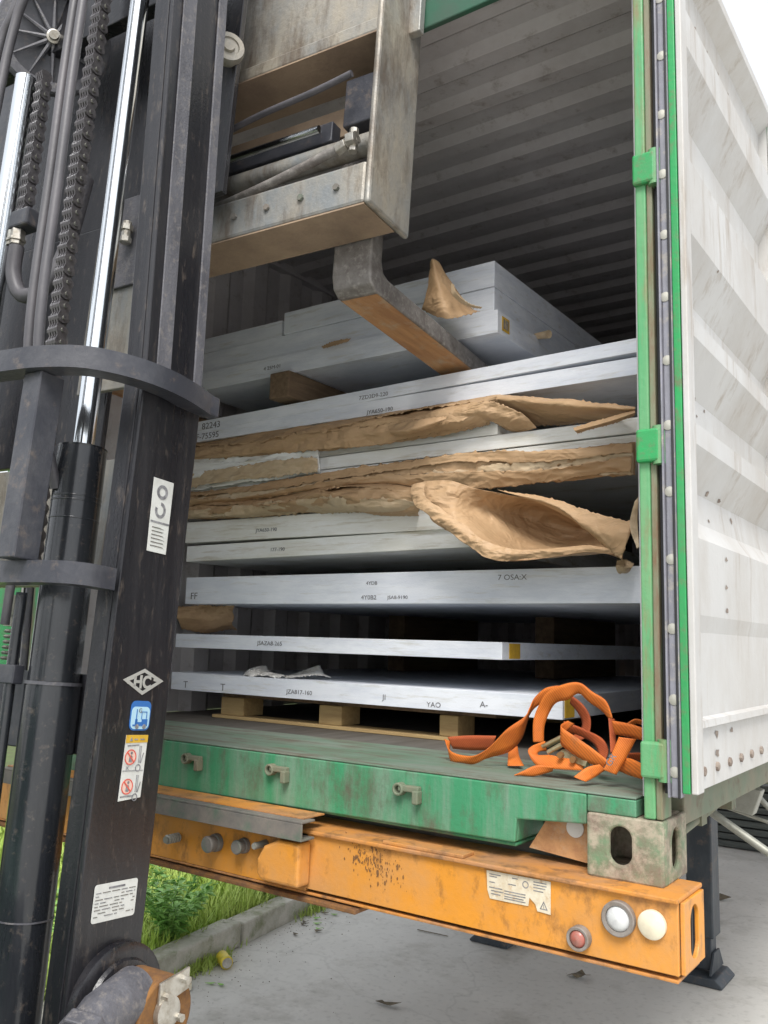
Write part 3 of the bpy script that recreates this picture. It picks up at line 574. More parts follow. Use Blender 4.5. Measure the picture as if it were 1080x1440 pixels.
paper('rolled edge of brown paper pointing down left from the green post', rows(
    [(893, 576, 2.50), (860, 586, 2.51), (830, 594, 2.52), (806, 602, 2.53)],
    [(893, 580, 2.47), (860, 592, 2.48), (830, 600, 2.49), (808, 606, 2.51)],
    [(893, 584, 2.52), (860, 596, 2.53), (830, 604, 2.54), (812, 609, 2.55)]), .003, 4)
paper('creased brown paper over the end of the short plate', rows(
    [(655, 572, 2.60), (690, 566, 2.58), (730, 578, 2.60), (756, 600, 2.64)],
    [(640, 584, 2.58), (670, 580, 2.57), (705, 588, 2.60), (740, 606, 2.65)],
    [(636, 592, 2.60), (668, 590, 2.60), (690, 592, 2.62), (712, 604, 2.66)]), .010, 5, 18)
paper('torn pale film and paper hanging over the front of the middle plates on the left', rows(
    [(262, 644, 2.635), (330, 640, 2.635), (400, 634, 2.635), (450, 628, 2.64)],
    [(262, 668, 2.63), (330, 664, 2.628), (400, 652, 2.63), (450, 646, 2.635)],
    [(262, 690, 2.635), (330, 682, 2.63), (400, 672, 2.635), (450, 664, 2.64)]), .008, 6, 16, 'alu2', name='torn_film', layers=2, cat='film')
paper('torn brown paper band along the lower edge of the middle plates', rows(
    [(266, 694, 2.66), (340, 686, 2.65), (430, 668, 2.64), (540, 654, 2.635), (650, 640, 2.63), (760, 636, 2.63), (893, 622, 2.635)],
    [(264, 700, 2.63), (340, 692, 2.63), (430, 680, 2.63), (540, 666, 2.625), (650, 654, 2.625), (760, 646, 2.63), (893, 634, 2.63)],
    [(264, 706, 2.62), (340, 702, 2.62), (430, 688, 2.62), (540, 676, 2.62), (650, 672, 2.63), (760, 664, 2.64), (893, 652, 2.64)],
    [(268, 712, 2.64), (340, 706, 2.64), (430, 694, 2.64), (540, 682, 2.64), (650, 690, 2.65), (760, 680, 2.66), (893, 668, 2.66)]), .008, 7, 13, layers=4)
paper('crumpled brown paper lying on the thick pale plate beside the mast', rows(
    [(266, 704, 2.72), (330, 700, 2.72), (400, 692, 2.72), (470, 680, 2.70), (530, 676, 2.70), (590, 680, 2.70)],
    [(264, 712, 2.62), (330, 710, 2.60), (400, 704, 2.58), (470, 692, 2.56), (530, 690, 2.56), (590, 694, 2.58)],
    [(264, 724, 2.62), (330, 724, 2.60), (400, 716, 2.60), (470, 710, 2.58), (530, 714, 2.58), (590, 716, 2.60)],
    [(264, 729, 2.66), (330, 730, 2.66), (400, 724, 2.66), (470, 720, 2.65), (530, 722, 2.65), (590, 726, 2.66)]), .013, 8, 12, layers=3)
paper('large sagging brown paper pocket hanging between the stacks beside the green post', rows(
    [(578, 682, 2.56), (630, 676, 2.54), (680, 690, 2.60), (740, 700, 2.74), (800, 716, 2.82), (850, 732, 2.76), (888, 742, 2.56)],
    [(590, 706, 2.52), (636, 712, 2.52), (690, 722, 2.68), (745, 730, 2.86), (800, 742, 2.92), (850, 752, 2.84), (886, 758, 2.58)],
    [(604, 726, 2.50), (650, 744, 2.50), (700, 764, 2.60), (750, 770, 2.72), (800, 770, 2.78), (850, 769, 2.70), (882, 771, 2.55)],
    [(610, 732, 2.50), (655, 762, 2.49), (700, 787, 2.49), (760, 785, 2.50), (810, 779, 2.50), (850, 778, 2.50), (876, 787, 2.49)]), .017, 9, 10, ragged=0)
paper('narrow folded rim of the sagging brown paper', rows(
    [(579, 682, 2.495), (581, 704, 2.475), (609, 730, 2.465), (644, 755, 2.465), (692, 787, 2.470), (740, 787, 2.480), (800, 779, 2.49), (872, 776, 2.485)],
    [(588, 680, 2.488), (590, 701, 2.468), (617, 725, 2.458), (650, 748, 2.458), (694, 776, 2.466), (740, 779, 2.475), (800, 773, 2.485), (872, 772, 2.482)],
    [(598, 678, 2.495), (599, 697, 2.476), (624, 720, 2.468), (655, 740, 2.468), (697, 767, 2.476), (742, 773, 2.485), (800, 769, 2.495), (872, 768, 2.488)]), .006, 10, 22, ragged=.002)
paper('upper fold of the sagging paper running down to a point at the green post', rows(
    [(700, 688, 2.56), (760, 698, 2.53), (820, 716, 2.50), (888, 734, 2.46)],
    [(720, 694, 2.54), (780, 712, 2.50), (825, 740, 2.48), (882, 760, 2.45)],
    [(740, 700, 2.56), (800, 728, 2.53), (845, 762, 2.50), (874, 786, 2.47)]), .005, 11)
paper('pale paper corner sticking out right beside the green post', rows(
    [(892, 706, 2.40), (897, 700, 2.40)], [(886, 738, 2.40), (897, 735, 2.42)], [(895, 772, 2.40), (898, 770, 2.40)]), .003, 12, m='paper_pale')
paper('small frayed paper scrap on the thickest plate near the green post', rows(
    [(868, 788, 2.6), (880, 786, 2.6), (892, 793, 2.62)], [(866, 797, 2.58), (878, 798, 2.57), (890, 798, 2.6)], [(870, 804, 2.6), (880, 805, 2.6), (886, 803, 2.62)]), .006, 13, 40, m='paper_pale')
paper('dim brown paper hanging below the thickest plate beside the mast', rows(
    [(252, 850, 2.72), (290, 850, 2.74), (330, 851, 2.80)], [(250, 868, 2.70), (290, 872, 2.74), (326, 876, 2.82)], [(256, 884, 2.74), (290, 888, 2.80), (335, 889, 2.9)]), .012, 14)
paper('upright folded brown paper flap standing on top of the upper stack', rows(
    [(606, 372, 2.50), (610, 367, 2.49), (618, 372, 2.52)], [(602, 398, 2.48), (618, 402, 2.46), (642, 408, 2.56)], [(596, 425, 2.47), (625, 430, 2.45), (664, 432, 2.58)], [(593, 436, 2.48), (632, 447, 2.47), (676, 437, 2.58)]), .006, 15, 12)
paper('thin pale fold line at the foot of the upright paper flap', rows(
    [(634, 398, 2.45), (636, 415, 2.44), (655, 430, 2.46), (676, 434, 2.50)], [(638, 400, 2.44), (642, 413, 2.43), (660, 427, 2.45), (678, 432, 2.49)]), .002, 16, m='paper_pale')
paper('torn brown paper corner stuck on the face of the upper stack', rows([(452, 488, 2.64), (470, 480, 2.63), (494, 476, 2.63)], [(455, 490, 2.635), (472, 486, 2.62), (490, 480, 2.63)]), .003, 17)
rl = MB(); a_, b_ = at(738, 478, 3.0), at(772, 470, 2.95); rl.tube([a_, (a_+b_)/2+Vector((0, 0, .004)), b_], [.009, .012, .016], 12)
tag(rl.build('paper_roll', M['paper_pale'], smooth=40), 'small rolled pale paper sticking out beside the upper stack', 'paper')
paper('crumpled white plastic wrap on top of the lowest plate, left of its middle', rows(
    [(342, 948, 2.75), (356, 938, 2.74), (372, 936, 2.76), (378, 948, 2.78)], [(345, 950, 2.70), (358, 944, 2.69), (370, 945, 2.70), (400, 950, 2.72)], [(344, 951, 2.66), (360, 951, 2.66), (375, 952, 2.66), (400, 954, 2.66)]), .010, 18, 40, m='wrap', name='plastic_wrap', cat='wrap')
paper('white plastic scrap on the lowest plate, right of the crumpled wrap', rows(
    [(400, 950, 2.75), (425, 945, 2.8), (448, 936, 2.82), (452, 948, 2.8)], [(400, 953, 2.68), (425, 951, 2.70), (450, 950, 2.72), (466, 952, 2.74)]), .006, 19, 30, m='wrap', name='plastic_wrap', cat='wrap')

# ------------------------------------------------------------------ orange strap
st = thing('ratchet_strap', (-1.05, 2.2, FLZ), 'tangled orange ratchet strap with metal buckle lying on the container sill', 'strap')
def web(A, B, Ya, Yb=None, dark=False, name='webbing'):
    n = len(A); Yb = Ya if Yb is None else Yb
    def P(q, k, off): 
        Y = Ya[min(k, len(Ya)-1)]+off if isinstance(Ya, (list, tuple)) else Ya+(Yb-Ya)*k/(n-1)+off
        p = at(600+q[0]/3.375, 940+q[1]/3.375, Y); p.z = max(p.z, FLZ+.0045) ; return p
    a = crom([P(q, k, 0) for k, q in enumerate(A)], 8); b = crom([P(q, k, .014) for k, q in enumerate(B)], 8); mb = MB(); W = 5
    vs = []
    for p, q in zip(a, b):
        for j in range(W): 
            t = j/(W-1); vs.append(p.lerp(q, t)+Vector((0, -.002*math.sin(math.pi*t), 0)))
    mb.add(vs, [(i*W+j, (i+1)*W+j, (i+1)*W+j+1, i*W+j+1) for i in range(len(a)-1) for j in range(W-1)])
    o = mb.build(name, M['strap_dark' if dark else 'strap'], st, smooth=60); thick(o, .0022); return o
web([(100, 325), (200, 318), (330, 320)], [(125, 380), (210, 388), (312, 386)], 2.34, 2.36, True)
web([(84, 335), (118, 395), (215, 415), (290, 380), (380, 290), (465, 230), (488, 190), (512, 140), (560, 95), (625, 80)],
    [(112, 345), (112, 445), (165, 462), (225, 458), (290, 425), (390, 395), (452, 330), (486, 225), (530, 175), (600, 150)][:10], [2.26, 2.24, 2.22, 2.22, 2.22, 2.24, 2.26, 2.28, 2.28, 2.28])
web([(388, 378), (386, 420), (384, 462)], [(432, 370), (440, 420), (462, 462)], 2.33, 2.24)
web([(505, 350), (505, 260), (525, 190), (570, 115), (650, 75), (725, 68), (785, 110), (852, 155), (882, 235)],
    [(556, 350), (560, 270), (590, 195), (620, 160), (672, 148), (722, 118), (770, 158), (830, 200), (866, 238)], [2.26, 2.26, 2.26, 2.25, 2.24, 2.24, 2.24, 2.24, 2.23])
web([(690, 130), (745, 175), (778, 240), (765, 320), (700, 350)], [(680, 165), (715, 205), (738, 255), (725, 300), (690, 320)], [2.36, 2.36, 2.36, 2.35, 2.33], None, True)
web([(880, 248), (960, 262), (1035, 285)], [(895, 312), (960, 325), (1035, 342)], 2.16, 2.14)
web([(950, 262), (990, 240), (1035, 250)], [(965, 275), (1000, 262), (1035, 275)], 2.2, 2.22)
web([(668, 248), (638, 275), (700, 320), (780, 375), (862, 440)], [(700, 262), (636, 345), (680, 395), (765, 445), (835, 475)], [2.20, 2.16, 2.15, 2.14, 2.14])
web([(650, 250), (740, 285), (830, 330), (862, 385), (850, 430)], [(668, 300), (730, 320), (790, 355), (812, 395), (815, 430)], [2.26, 2.26, 2.24, 2.22, 2.2], None, True)
web([(562, 345), (500, 368), (482, 400), (530, 468), (620, 478), (745, 485)], [(570, 392), (535, 395), (530, 412), (590, 412), (650, 425), (745, 435)], [2.24, 2.20, 2.18, 2.17, 2.16, 2.16])
web([(600, 468), (520, 460), (460, 485), (415, 517)], [(600, 486), (565, 497), (505, 515), (430, 521)], 2.155, 2.12)
web([(820, 455), (760, 470), (698, 515)], [(850, 480), (800, 515), (756, 538)], 2.14, 2.085)
web([(912, 325), (880, 400), (838, 480)], [(995, 335), (950, 420), (900, 505)], 2.13, 2.11)
web([(915, 420), (975, 430), (1036, 462)], [(905, 482), (965, 508), (1036, 528)], 2.15, 2.10)
web([(960, 402), (1000, 400), (1036, 402)], [(955, 432), (1000, 436), (1036, 438)], 2.24, 2.26, True)
web([(862, 235), (868, 320), (872, 400)], [(892, 240), (898, 325), (900, 395)], 2.19, 2.16, True)
def sp_(x, y, Y): return at(600+x/3.375, 940+y/3.375, Y)
bk = MB(); a = sp_(548, 372, 2.2); b2 = sp_(640, 325, 2.2)
for o_ in (0, .028): bk.tube([a+Vector((0, o_, 0)), b2+Vector((0, o_, 0))], .006, 8)
bk.tube([sp_(575, 400, 2.19), sp_(660, 350, 2.19)], .007, 8)
e1, e2 = sp_(610, 412, 2.19), sp_(752, 468, 2.15)
bk.prism([e1, sp_(640, 385, 2.19), sp_(762, 440, 2.15), e2], (0, .03, 0)); bk.build('buckle', M['brass'], st, bevel=.002)
for (x, y) in ((640, 430), (700, 452)): MB().lathe(sp_(x, y-20, 2.164), (0, -1, 0), [(0, .008), (.012, .008), (.012, 0)], 10).build('buckle_rivet', M['rust'], st)
p = sp_(872, 470, 2.098); text('GR', .024, Matrix(((.5, -.86, 0, p.x), (0, 0, -1, p.y), (.86, .5, 0, p.z), (0, 0, 0, 1))), M['ink'], st, 'printed_letters')

# ------------------------------------------------------------------ trailer
tr = thing('trailer_chassis', (-1.87, 4.5, 0), 'orange container trailer chassis with round lamps under the green container', 'trailer')
BY = 1.97; bz0, bz1 = 1.023, 1.180
b = MB(); b.box(-1.618, -.604, BY, BY+.012, bz0, bz1-.012); b.build('rear_beam', M['orange'], tr, bevel=.002)
MB().box(-3.13, -1.619, BY+.001, BY+.013, bz0-.008, 1.150).build('rear_beam', M['orange'], tr, bevel=.002)
MB().box(-3.12, -.600, BY-.012, BY+.17, bz1-.0115, bz1-.001).build('top_flange', M['orange_top'], tr, bevel=.003)
MB().box(-3.12, -.606, BY+.002, BY+.16, bz0-.0155, bz0-.0085).build('bottom_flange', M['orange_top'], tr, bevel=.002)
MB().box(-3.12, -1.44, BY-.010, BY+.12, bz0-.034, bz0-.021).build('bottom_flange', M['rust'], tr, bevel=.003)
MB().box(-1.30, -1.22, BY-.008, BY-.0125, bz1, bz1+.001)
MB().box(-1.36, -1.12, BY-.008, BY+.05, bz1-.0008, bz1+.008).build('wear_plate', M['orange_top'], tr, bevel=.002)
o = MB().holeplate((-.604, BY+.013, bz0), (0, 1, 0), (0, 0, 1), (.010, 0, 0), .147, bz1-.012-bz0, .030, .055).build('end_plate', M['orange'], tr, bevel=.002)
MB().box(-3.1, -.62, BY+.15, BY+.16, bz0-.008, bz1-.012).build('rear_beam_back', M['grime'], tr)
# channel step on the left
b = MB(); x0, x1 = -3.0, -1.582; b.box(x0, x1, 1.90, 1.957, 1.206, 1.212); b.box(x0, x1, 1.90, 1.906, 1.160, 1.2055); b.box(x0, x1, 1.9065, 1.957, 1.160, 1.166); b.build('step_channel', M['grime'], tr, bevel=.0015)
MB().box(-3.0, -1.60, 1.93, YF-.01, 1.2125, 1.216).build('step_plate', M['orange_top'], tr)
# rounded gusset
b = MB(); pr = []
for k in range(9):
    a_ = math.pi*(.5+k/16); pr.append((-1.69+.075*math.cos(a_), BY-.012-.0, 1.075+.072*math.sin(a_)))
gp = [(-1.60, BY-.002, 1.150), (-1.68, BY-.002, 1.150), (-1.728, BY-.002, 1.128), (-1.752, BY-.002, 1.09), (-1.752, BY-.002, 1.05), (-1.735, BY-.002, 1.035), (-1.60, BY-.002, 1.035)]
MB().prism(gp, (0, -.055, 0)).build('gusset', M['orange'], tr, bevel=.010, bseg=3)
# air couplings and plugs
def plug(x, y, r, ln, m, name, Y=BY):
    p = at(x, y, Y-ln); MB().lathe((p.x, Y-.001, p.z), (0, -1, 0), [(0, r*1.1), (ln*.3, r*1.05), (ln*.35, r*.9), (ln*.9, r), (ln, r*.85), (ln, 0)], 20).build(name, m, tr, smooth=40)
plug(290, 1188, .024, .045, M['grime'], 'air_coupling'); plug(331, 1192, .020, .04, M['grime'], 'air_coupling'); plug(357, 1190, .010, .05, M['dull'], 'hose_plug')
b = MB(); p = at(238, 1180, BY-.04)
for k in range(5): b.lathe((p.x, BY-.002-k*.010, p.z), (0, -1, 0), [(0, .009), (.002, .014), (.006, .014), (.008, .009)], 14)
b.lathe((p.x, BY-.052, p.z), (0, -1, 0), [(0, .009), (.004, .010), (.004, 0)], 14); b.build('coiled_connector', M['dull'], tr, smooth=50)
# lamps
def lamp(x, z, r, ring, lens, name, lens_m, d=.014):
    o = MB().lathe((x, BY-.001, z), (0, -1, 0), [(0, r), (d, r), (d+.002, r*.94), (d+.001, r*.74), (d-.006, r*.72)], 36).build(name, ring, tr, smooth=35)
    MB().lathe((x, BY-.001, z), (0, -1, 0), [(d-.008, r*.74), (d-.002, r*.70), (d+.004, r*.45), (d+.006, 0)], 36).build('lens', lens_m, o, smooth=60)
lamp(-.730, 1.117, .037, M['lamp_ring'], 0, 'tail_lamp', M['lens_grey']); lamp(-.820, 1.059, .026, M['lamp_ring'], 0, 'tail_lamp', M['lens_red'], .02)
o = MB().lathe((-.657, BY-.001, 1.118), (0, -1, 0), [(0, .030), (.010, .030), (.014, .025), (.016, 0)], 36).build('tail_lamp', M['lens_cream'], tr, smooth=35)
# worn label, torn along its lower edge
def sh(p): return (p[0], BY-.0015, p[1])
LB = [(-1.058, 1.163), (-.892, 1.164), (-.892, 1.092), (-.925, 1.094), (-.930, 1.108), (-.945, 1.120), (-.948, 1.101), (-1.0, 1.100), (-1.048, 1.100), (-1.055, 1.118)]
lb = MB().prism([sh(p) for p in LB], (0, -.0006, 0)).build('worn_label', M['label_worn'], tr)
def thin(x0, x1, z, h=.002, m='ink'): MB().box(x0, x1, BY-.0028, BY-.0022, z, z+h).build('print_line', M[m], lb)
for (x0, x1, z) in ((-1.05, -1.02, 1.155), (-1.05, -1.03, 1.150), (-1.05, -1.035, 1.137), (-1.05, -1.015, 1.125), (-1.045, -1.012, 1.118), (-1.045, -1.02, 1.111), (-1.01, -.955, 1.123), (-1.01, -.955, 1.117), (-1.01, -.96, 1.111), (-1.01, -.955, 1.106),
                    (-.935, -.902, 1.156), (-.935, -.902, 1.150), (-.935, -.905, 1.144), (-.935, -.91, 1.137), (-.99, -.975, 1.155), (-1.0, -.98, 1.140)): thin(x0, x1, z)
for (x0, x1) in ((-.964, -.946),): MB().lathe((-.955, BY-.0024, 1.147), (0, -1, 0), [(0, .008), (.0004, .008), (.0004, .006), (0, .006)], 18).build('round_mark', M['ink'], lb)
tri = MB(); T_ = [(-.919, 1.100), (-.899, 1.100), (-.909, 1.119)]; ti = [(-.9155, 1.102), (-.9025, 1.102), (-.909, 1.1145)]
tri.add([(p[0], BY-.0026, p[1]) for p in T_+ti], [(0, 1, 4, 3), (1, 2, 5, 4), (2, 0, 3, 5)]); tri.box(-.9097, -.9083, BY-.0027, BY-.0024, 1.103, 1.111); tri.build('warning_triangle', M['ink'], lb)
# scraped patch
b = MB(); rs = random.Random(5)
for i in range(190):
    a_ = rs.gauss(0, 1); p = at(528+a_*16+rs.gauss(0, 10), 1215+a_*12+rs.gauss(0, 11), BY); s_ = abs(rs.gauss(0, .0016))+.0007; q = rs.uniform(.6, 3.2)
    P = [(p.x+s_*math.cos(k)*rs.uniform(.5, 1), BY-.0012-.000003*i, p.z+s_*q*math.sin(k)*rs.uniform(.5, 1)) for k in range(6)]
    b.add(P, [tuple(range(6))])
tag(b.build('rust_scrape', M['rust'], tr), kind='stuff')
# main rails, cross members, landing legs, wheels
for x in (-2.45, -1.40):
    b = MB(); b.box(x-.01, x+.01, 2.14, 11, 1.05, 1.155); b.box(x-.07, x+.07, 2.14, 11, 1.156, 1.170); b.box(x-.07, x+.07, 2.14, 11, 1.035, 1.0495); b.build('chassis_rail', M['orange'], tr)
MB().box(-2.9, -.86, 2.17, 2.20, 1.10, 1.203).build('gap_blocker', M['grime'], tr)  # dark plate added to block the bright grass showing under the sill
for y in (3.2, 5.0, 6.6, 8.0): MB().box(-2.9, -1.0, y, y+.08, 1.056, 1.15).build('cross_member', M['orange'], tr)
b = MB(); b.box(-.80, -.70, YF+.01, YF+.16, 1.1805, 1.1815)
for x, y in ((-1.405, 5.02), (-2.53, 4.86)):
    lg = MB().box(x-.068, x+.068, y-.07, y+.07, .22, 1.15).build('landing_leg', M['leg'], tr, bevel=.008)
    MB().box(x-.05, x+.05, y-.05, y+.05, .06, .2195).build('inner_leg', M['leg'], lg, bevel=.006)
    f_ = MB(); f_.prism([(x-.12, y-.13, .003), (x+.12, y-.13, .003), (x+.12, y-.13, .014), (x+.085, y-.13, .045), (x-.085, y-.13, .045), (x-.12, y-.13, .014)], (0, .26, 0)); f_.build('foot', M['leg'], lg, bevel=.005)
    for s_ in (-1, 1): MB().prism([(x+s_*.055, y-.12, .056), (x+s_*.055, y+.12, .056), (x+s_*.055, y+.05, .15), (x+s_*.055, y-.05, .15)], (s_*.01, 0, 0)).build('foot_gusset', M['leg'], lg)
# side guard struts and brackets seen right of the casting
def bar(name, a, b_, r, m, par): MB().tube([a, b_], r, 10).build(name, m, par, smooth=40)
bar('guard_strut', at(1000, 1142, 2.75), at(1082, 1200, 2.75), .012, M['dull'], tr)
bar('guard_strut', at(1012, 1132, 3.3), at(1085, 1158, 3.3), .006, M['dull'], tr)
bar('guard_strut', at(1055, 1108, 3.3), at(1085, 1140, 3.3), .010, M['dull'], tr)
bar('guard_tube', at(930, 1190, 2.25), at(1022, 1118, 2.9), .014, M['tarp'], tr)
b = MB(); p = at(1035, 1122, 3.1); b.prism([p+Vector((-.06, 0, -.03)), p+Vector((.05, 0, -.05)), p+Vector((.08, 0, .03)), p+Vector((-.02, 0, .06))], (0, .05, 0)); b.build('guard_bracket', M['dull'], tr, bevel=.004)
for y in (8.9, 10.1):
    for x in (-2.95, -.85):
        o = MB().lathe((x-.15, y, .5), (1, 0, 0), [(0, .25), (0, .46), (.03, .5), (.27, .5), (.30, .46), (.30, .25)], 36).build('wheel', M['rubber'], tr, smooth=35)
        MB().lathe((x-.12, y, .5), (1, 0, 0), [(0, 0), (0, .26), (.24, .26), (.24, 0)], 24).build('rim', M['dull'], o)
# stack of dark mats beyond
stk = thing('mat_stack', (-1.9, 8.6, 0), 'low stack of dark flat mats on the yard beyond the landing leg', 'stack')
for k in range(9):
    dx = random.uniform(-.03, .03); MB().box(-2.25+dx, -.95+dx, 8.28+abs(dx), 9.3, .01+k*.062, .01+k*.062+.052).build('flat_mat', M['mats'], stk, bevel=.008)

# ------------------------------------------------------------------ forklift (local r,f,u frame, leaning 4 degrees forward)
yw = R(4); tl = R(4); f0 = Vector((-math.sin(yw), math.cos(yw), 0)); er = Vector((math.cos(yw), math.sin(yw), 0)); Z_ = Vector((0, 0, 1))
eu = Z_*math.cos(tl)+f0*math.sin(tl); ef = f0*math.cos(tl)-Z_*math.sin(tl)
K = 1.14; O0 = Vector((-1.688, 1.301, 1.371))
XF = Matrix(((er.x*K, ef.x*K, eu.x*K, O0.x), (er.y*K, ef.y*K, eu.y*K, O0.y), (er.z*K, ef.z*K, eu.z*K, O0.z), (0, 0, 0, 1)))
fl = thing('forklift', (-2.3, .5, 0), 'black forklift mast with fork lifting the upper plates into the container', 'forklift')
def fb(mb, name, m, parent=fl, **k): return mb.build(name, M[m], parent, xf=XF, **k)
# outer mast rails (right one in view)
for side in (0, 1):
    r_ = 0 if side == 0 else -1.02; s_ = 1 if side == 0 else -1
    def rb(b, d0, d1, *a):
        lo, hi = sorted((r_-s_*d0, r_-s_*d1)); return b.box(lo, hi, *a)
    def shear(b):
        for v in b.v:
            if v.z > .86: v.y -= .060*(v.z-.85)
        return b
    b = MB(); rb(b, 0, .014, 0, .178, -1.12, .85); rb(b, .0145, .062, 0, .022, -1.12, .85); rb(b, .0145, .062, .156, .178, -1.12, .85)
    rail = fb(b, 'outer_mast_rail', 'mast', bevel=.004)
    b = MB(); rb(b, 0, .014, 0, .174, .8502, 2.6); rb(b, .0145, .062, 0, .022, .8502, 2.6); rb(b, .0145, .062, .152, .174, .8502, 2.6)
    fb(shear(b), 'upper_mast_rail', 'mast', bevel=.004)
    if side == 0: rail0 = rail
    for z0_, z1_ in ((-.6, .8499), (.8501, 3.0)):
        b = MB(); rb(b, .020, .034, .027, .150, z0_, z1_); rb(b, .0345, .085, .027, .050, z0_, z1_); rb(b, .0345, .085, .127, .150, z0_, z1_); fb(shear(b), 'inner_mast_rail', 'mast_grey', bevel=.003)
b = MB(); b.box(-.003, .001, .0, .004, -1.1, 2.3)
# bead line along the rail side and weld specks
fb(shear(MB().box(.0005, .006, .143, .170, .852, 2.4)), 'rail_strip', 'mast_grey', bevel=.002)
fb(shear(MB().box(.0005, .005, .028, .070, .852, 2.4)), 'rail_strip', 'mast_grey', bevel=.002)
fb(MB().lathe((.0, .048, .78), (1, 0, 0), [(0, .006), (.001, .006), (.001, 0)], 12), 'hole', 'rubber')
# bottom cross members between the rails
fb(MB().box(-.94, -.066, .085, .12, .035, .205), 'cross_member', 'tie', bevel=.004); fb(MB().box(-.94, -.066, .02, .15, -1.05, -.75), 'cross_member', 'mast', bevel=.004)
fb(MB().box(-.94, -.066, .10, .14, 1.95, 2.2), 'cross_member', 'mast', bevel=.004)
# bowed tie bars
def tie(u0, u1, wd, outer, m='tie'):
    c = crom(outer, 8); n = len(c); b = MB(); inn = []
    for i in range(n):
        t = (c[min(i+1, n-1)]-c[max(i-1, 0)]).normalized(); inn.append(c[i]+Vector((-t.y, t.x, 0))*wd)
    for i in range(n-1):
        o1, o2, i1, i2 = c[i], c[i+1], inn[i], inn[i+1]; lo, hi = Vector((0, 0, u0)), Vector((0, 0, u1))
        b.add([o1+lo, o2+lo, i2+lo, i1+lo, o1+hi, o2+hi, i2+hi, i1+hi], [(0, 3, 2, 1), (4, 5, 6, 7), (0, 1, 5, 4), (2, 3, 7, 6)])
    k = len(b.v); b.f += [(0, 4, 7, 3), (k-7, k-6, k-2, k-3)]
    import bmesh
    o = fb(b, 'tie_bar', m); bm = bmesh.new(); bm.from_mesh(o.data); bmesh.ops.remove_doubles(bm, verts=bm.verts, dist=1e-5); bmesh.ops.recalc_face_normals(bm, faces=bm.faces); bm.to_mesh(o.data); bm.free()
    o.data.shade_smooth(); o.data.set_sharp_from_angle(angle=R(30)); return o
P_ = [(-1.06, .18, 0), (-1.085, .02, 0), (-1.05, -.075, 0), (-.96, -.155, 0), (-.80, -.205, 0), (-.51, -.225, 0), (-.20, -.205, 0), (-.085, -.187, 0), (-.004, -.147, 0), (.045, -.068, 0), (.060, .018, 0), (.052, .10, 0), (.032, .182, 0)]
t1 = tie(.804, .851, .050, P_)
fb(MB().box(.002, .034, .10, .205, .804, .851), 'tie_end', 'tie', bevel=.004)
Pb = [(-1.03, -.005, 0), (-.95, -.10, 0), (-.80, -.145, 0), (-.51, -.155, 0), (-.23, -.150, 0), (-.06, -.140, 0), (.006, -.10, 0), (.012, -.02, 0)]
t2 = tie(.374, .418, .045, Pb)
# vertical stiffener between the ties
fb(MB().box(-.158, -.103, -.178, -.120, .4185, .8035), 'tie_post', 'tie', bevel=.003)
# lift cylinders
def cyl(r_, f_, top=2.6, rr_=.0232):
    d = lambda u: (r_+(-.221+.194 if 0 else 0)+(-.016)*(u-.25), f_, u)
    rod = fb(MB().tube([d(.60), d(top)], rr_, 32), 'lift_cylinder_rod', 'chrome', smooth=40)
    tb = fb(MB().tube([d(.185), d(.70)], .0535, 40), 'lift_cylinder', 'cyl', smooth=40)
    fb(MB().lathe(d(.700), (0, 0, 1), [(0, .0536), (.004, .0545), (.004, .030), (.010, .026)], 40), 'gland', 'cyl', tb, smooth=40)
    for u in (.575, .585, .535): fb(MB().lathe(d(u), (0, 0, 1), [(0, .0536), (.001, .0542), (.003, .0542), (.004, .0536)], 40), 'groove', 'cyl', tb, smooth=60)
    fb(MB().tube([d(-1.10), d(.184)], .0575, 40), 'lift_cylinder', 'cyl', smooth=40)
    fb(MB().lathe(d(.178), (0, 0, 1), [(0, .058), (.0, .0600), (.007, .0600), (.007, .058)], 40), 'collar_ring', 'mast_grey', tb, smooth=40)
    fb(MB().lathe(d(-.285), (0, 0, 1), [(0, .058), (.0, .0592), (.003, .0592), (.003, .058)], 40), 'collar_ring', 'mast_grey', tb, smooth=40)
    return tb
ca = cyl(-.196, .03); cb = cyl(-.625, .03, 1.81, .029)
# side pipe running down the right-hand cylinder
pc = crom([(-.262, -.015, .60), (-.30, -.02, .595), (-.318, -.02, .55), (-.318, -.02, .50), (-.318, -.02, .30)], 6)
pt1 = fb(MB().tube(pc, .010, 12), 'hydraulic_pipe', 'hose', smooth=50)
fb(MB().tube([(-.318, -.02, .50), (-.318, -.02, .53)], .017, 6), 'pipe_nut', 'chain', pt1)
fb(MB().tube([(-.275, -.02, .37), (-.272, -.02, .19), (-.262, -.02, -.20), (-.25, -.02, -1.0)], .012, 12), 'hydraulic_pipe', 'cyl', smooth=50)
fb(MB().box(-.300, -.245, -.035, -.008, .175, .215), 'pipe_clamp', 'tie', bevel=.003)
# bolt under the lower tie
b = MB(); 
for k in range(6): b.lathe((-.355, .02, .285-k*.012), (0, 0, 1), [(0, .007), (.004, .011), (.008, .007)], 12)
b.tube([(-.355, .02, .37), (-.355, .02, .30)], .014, 6); b.tube([(-.355, .02, .34), (-.355, .02, .325)], .019, 6); fb(b, 'chain_anchor_bolt', 'dull')
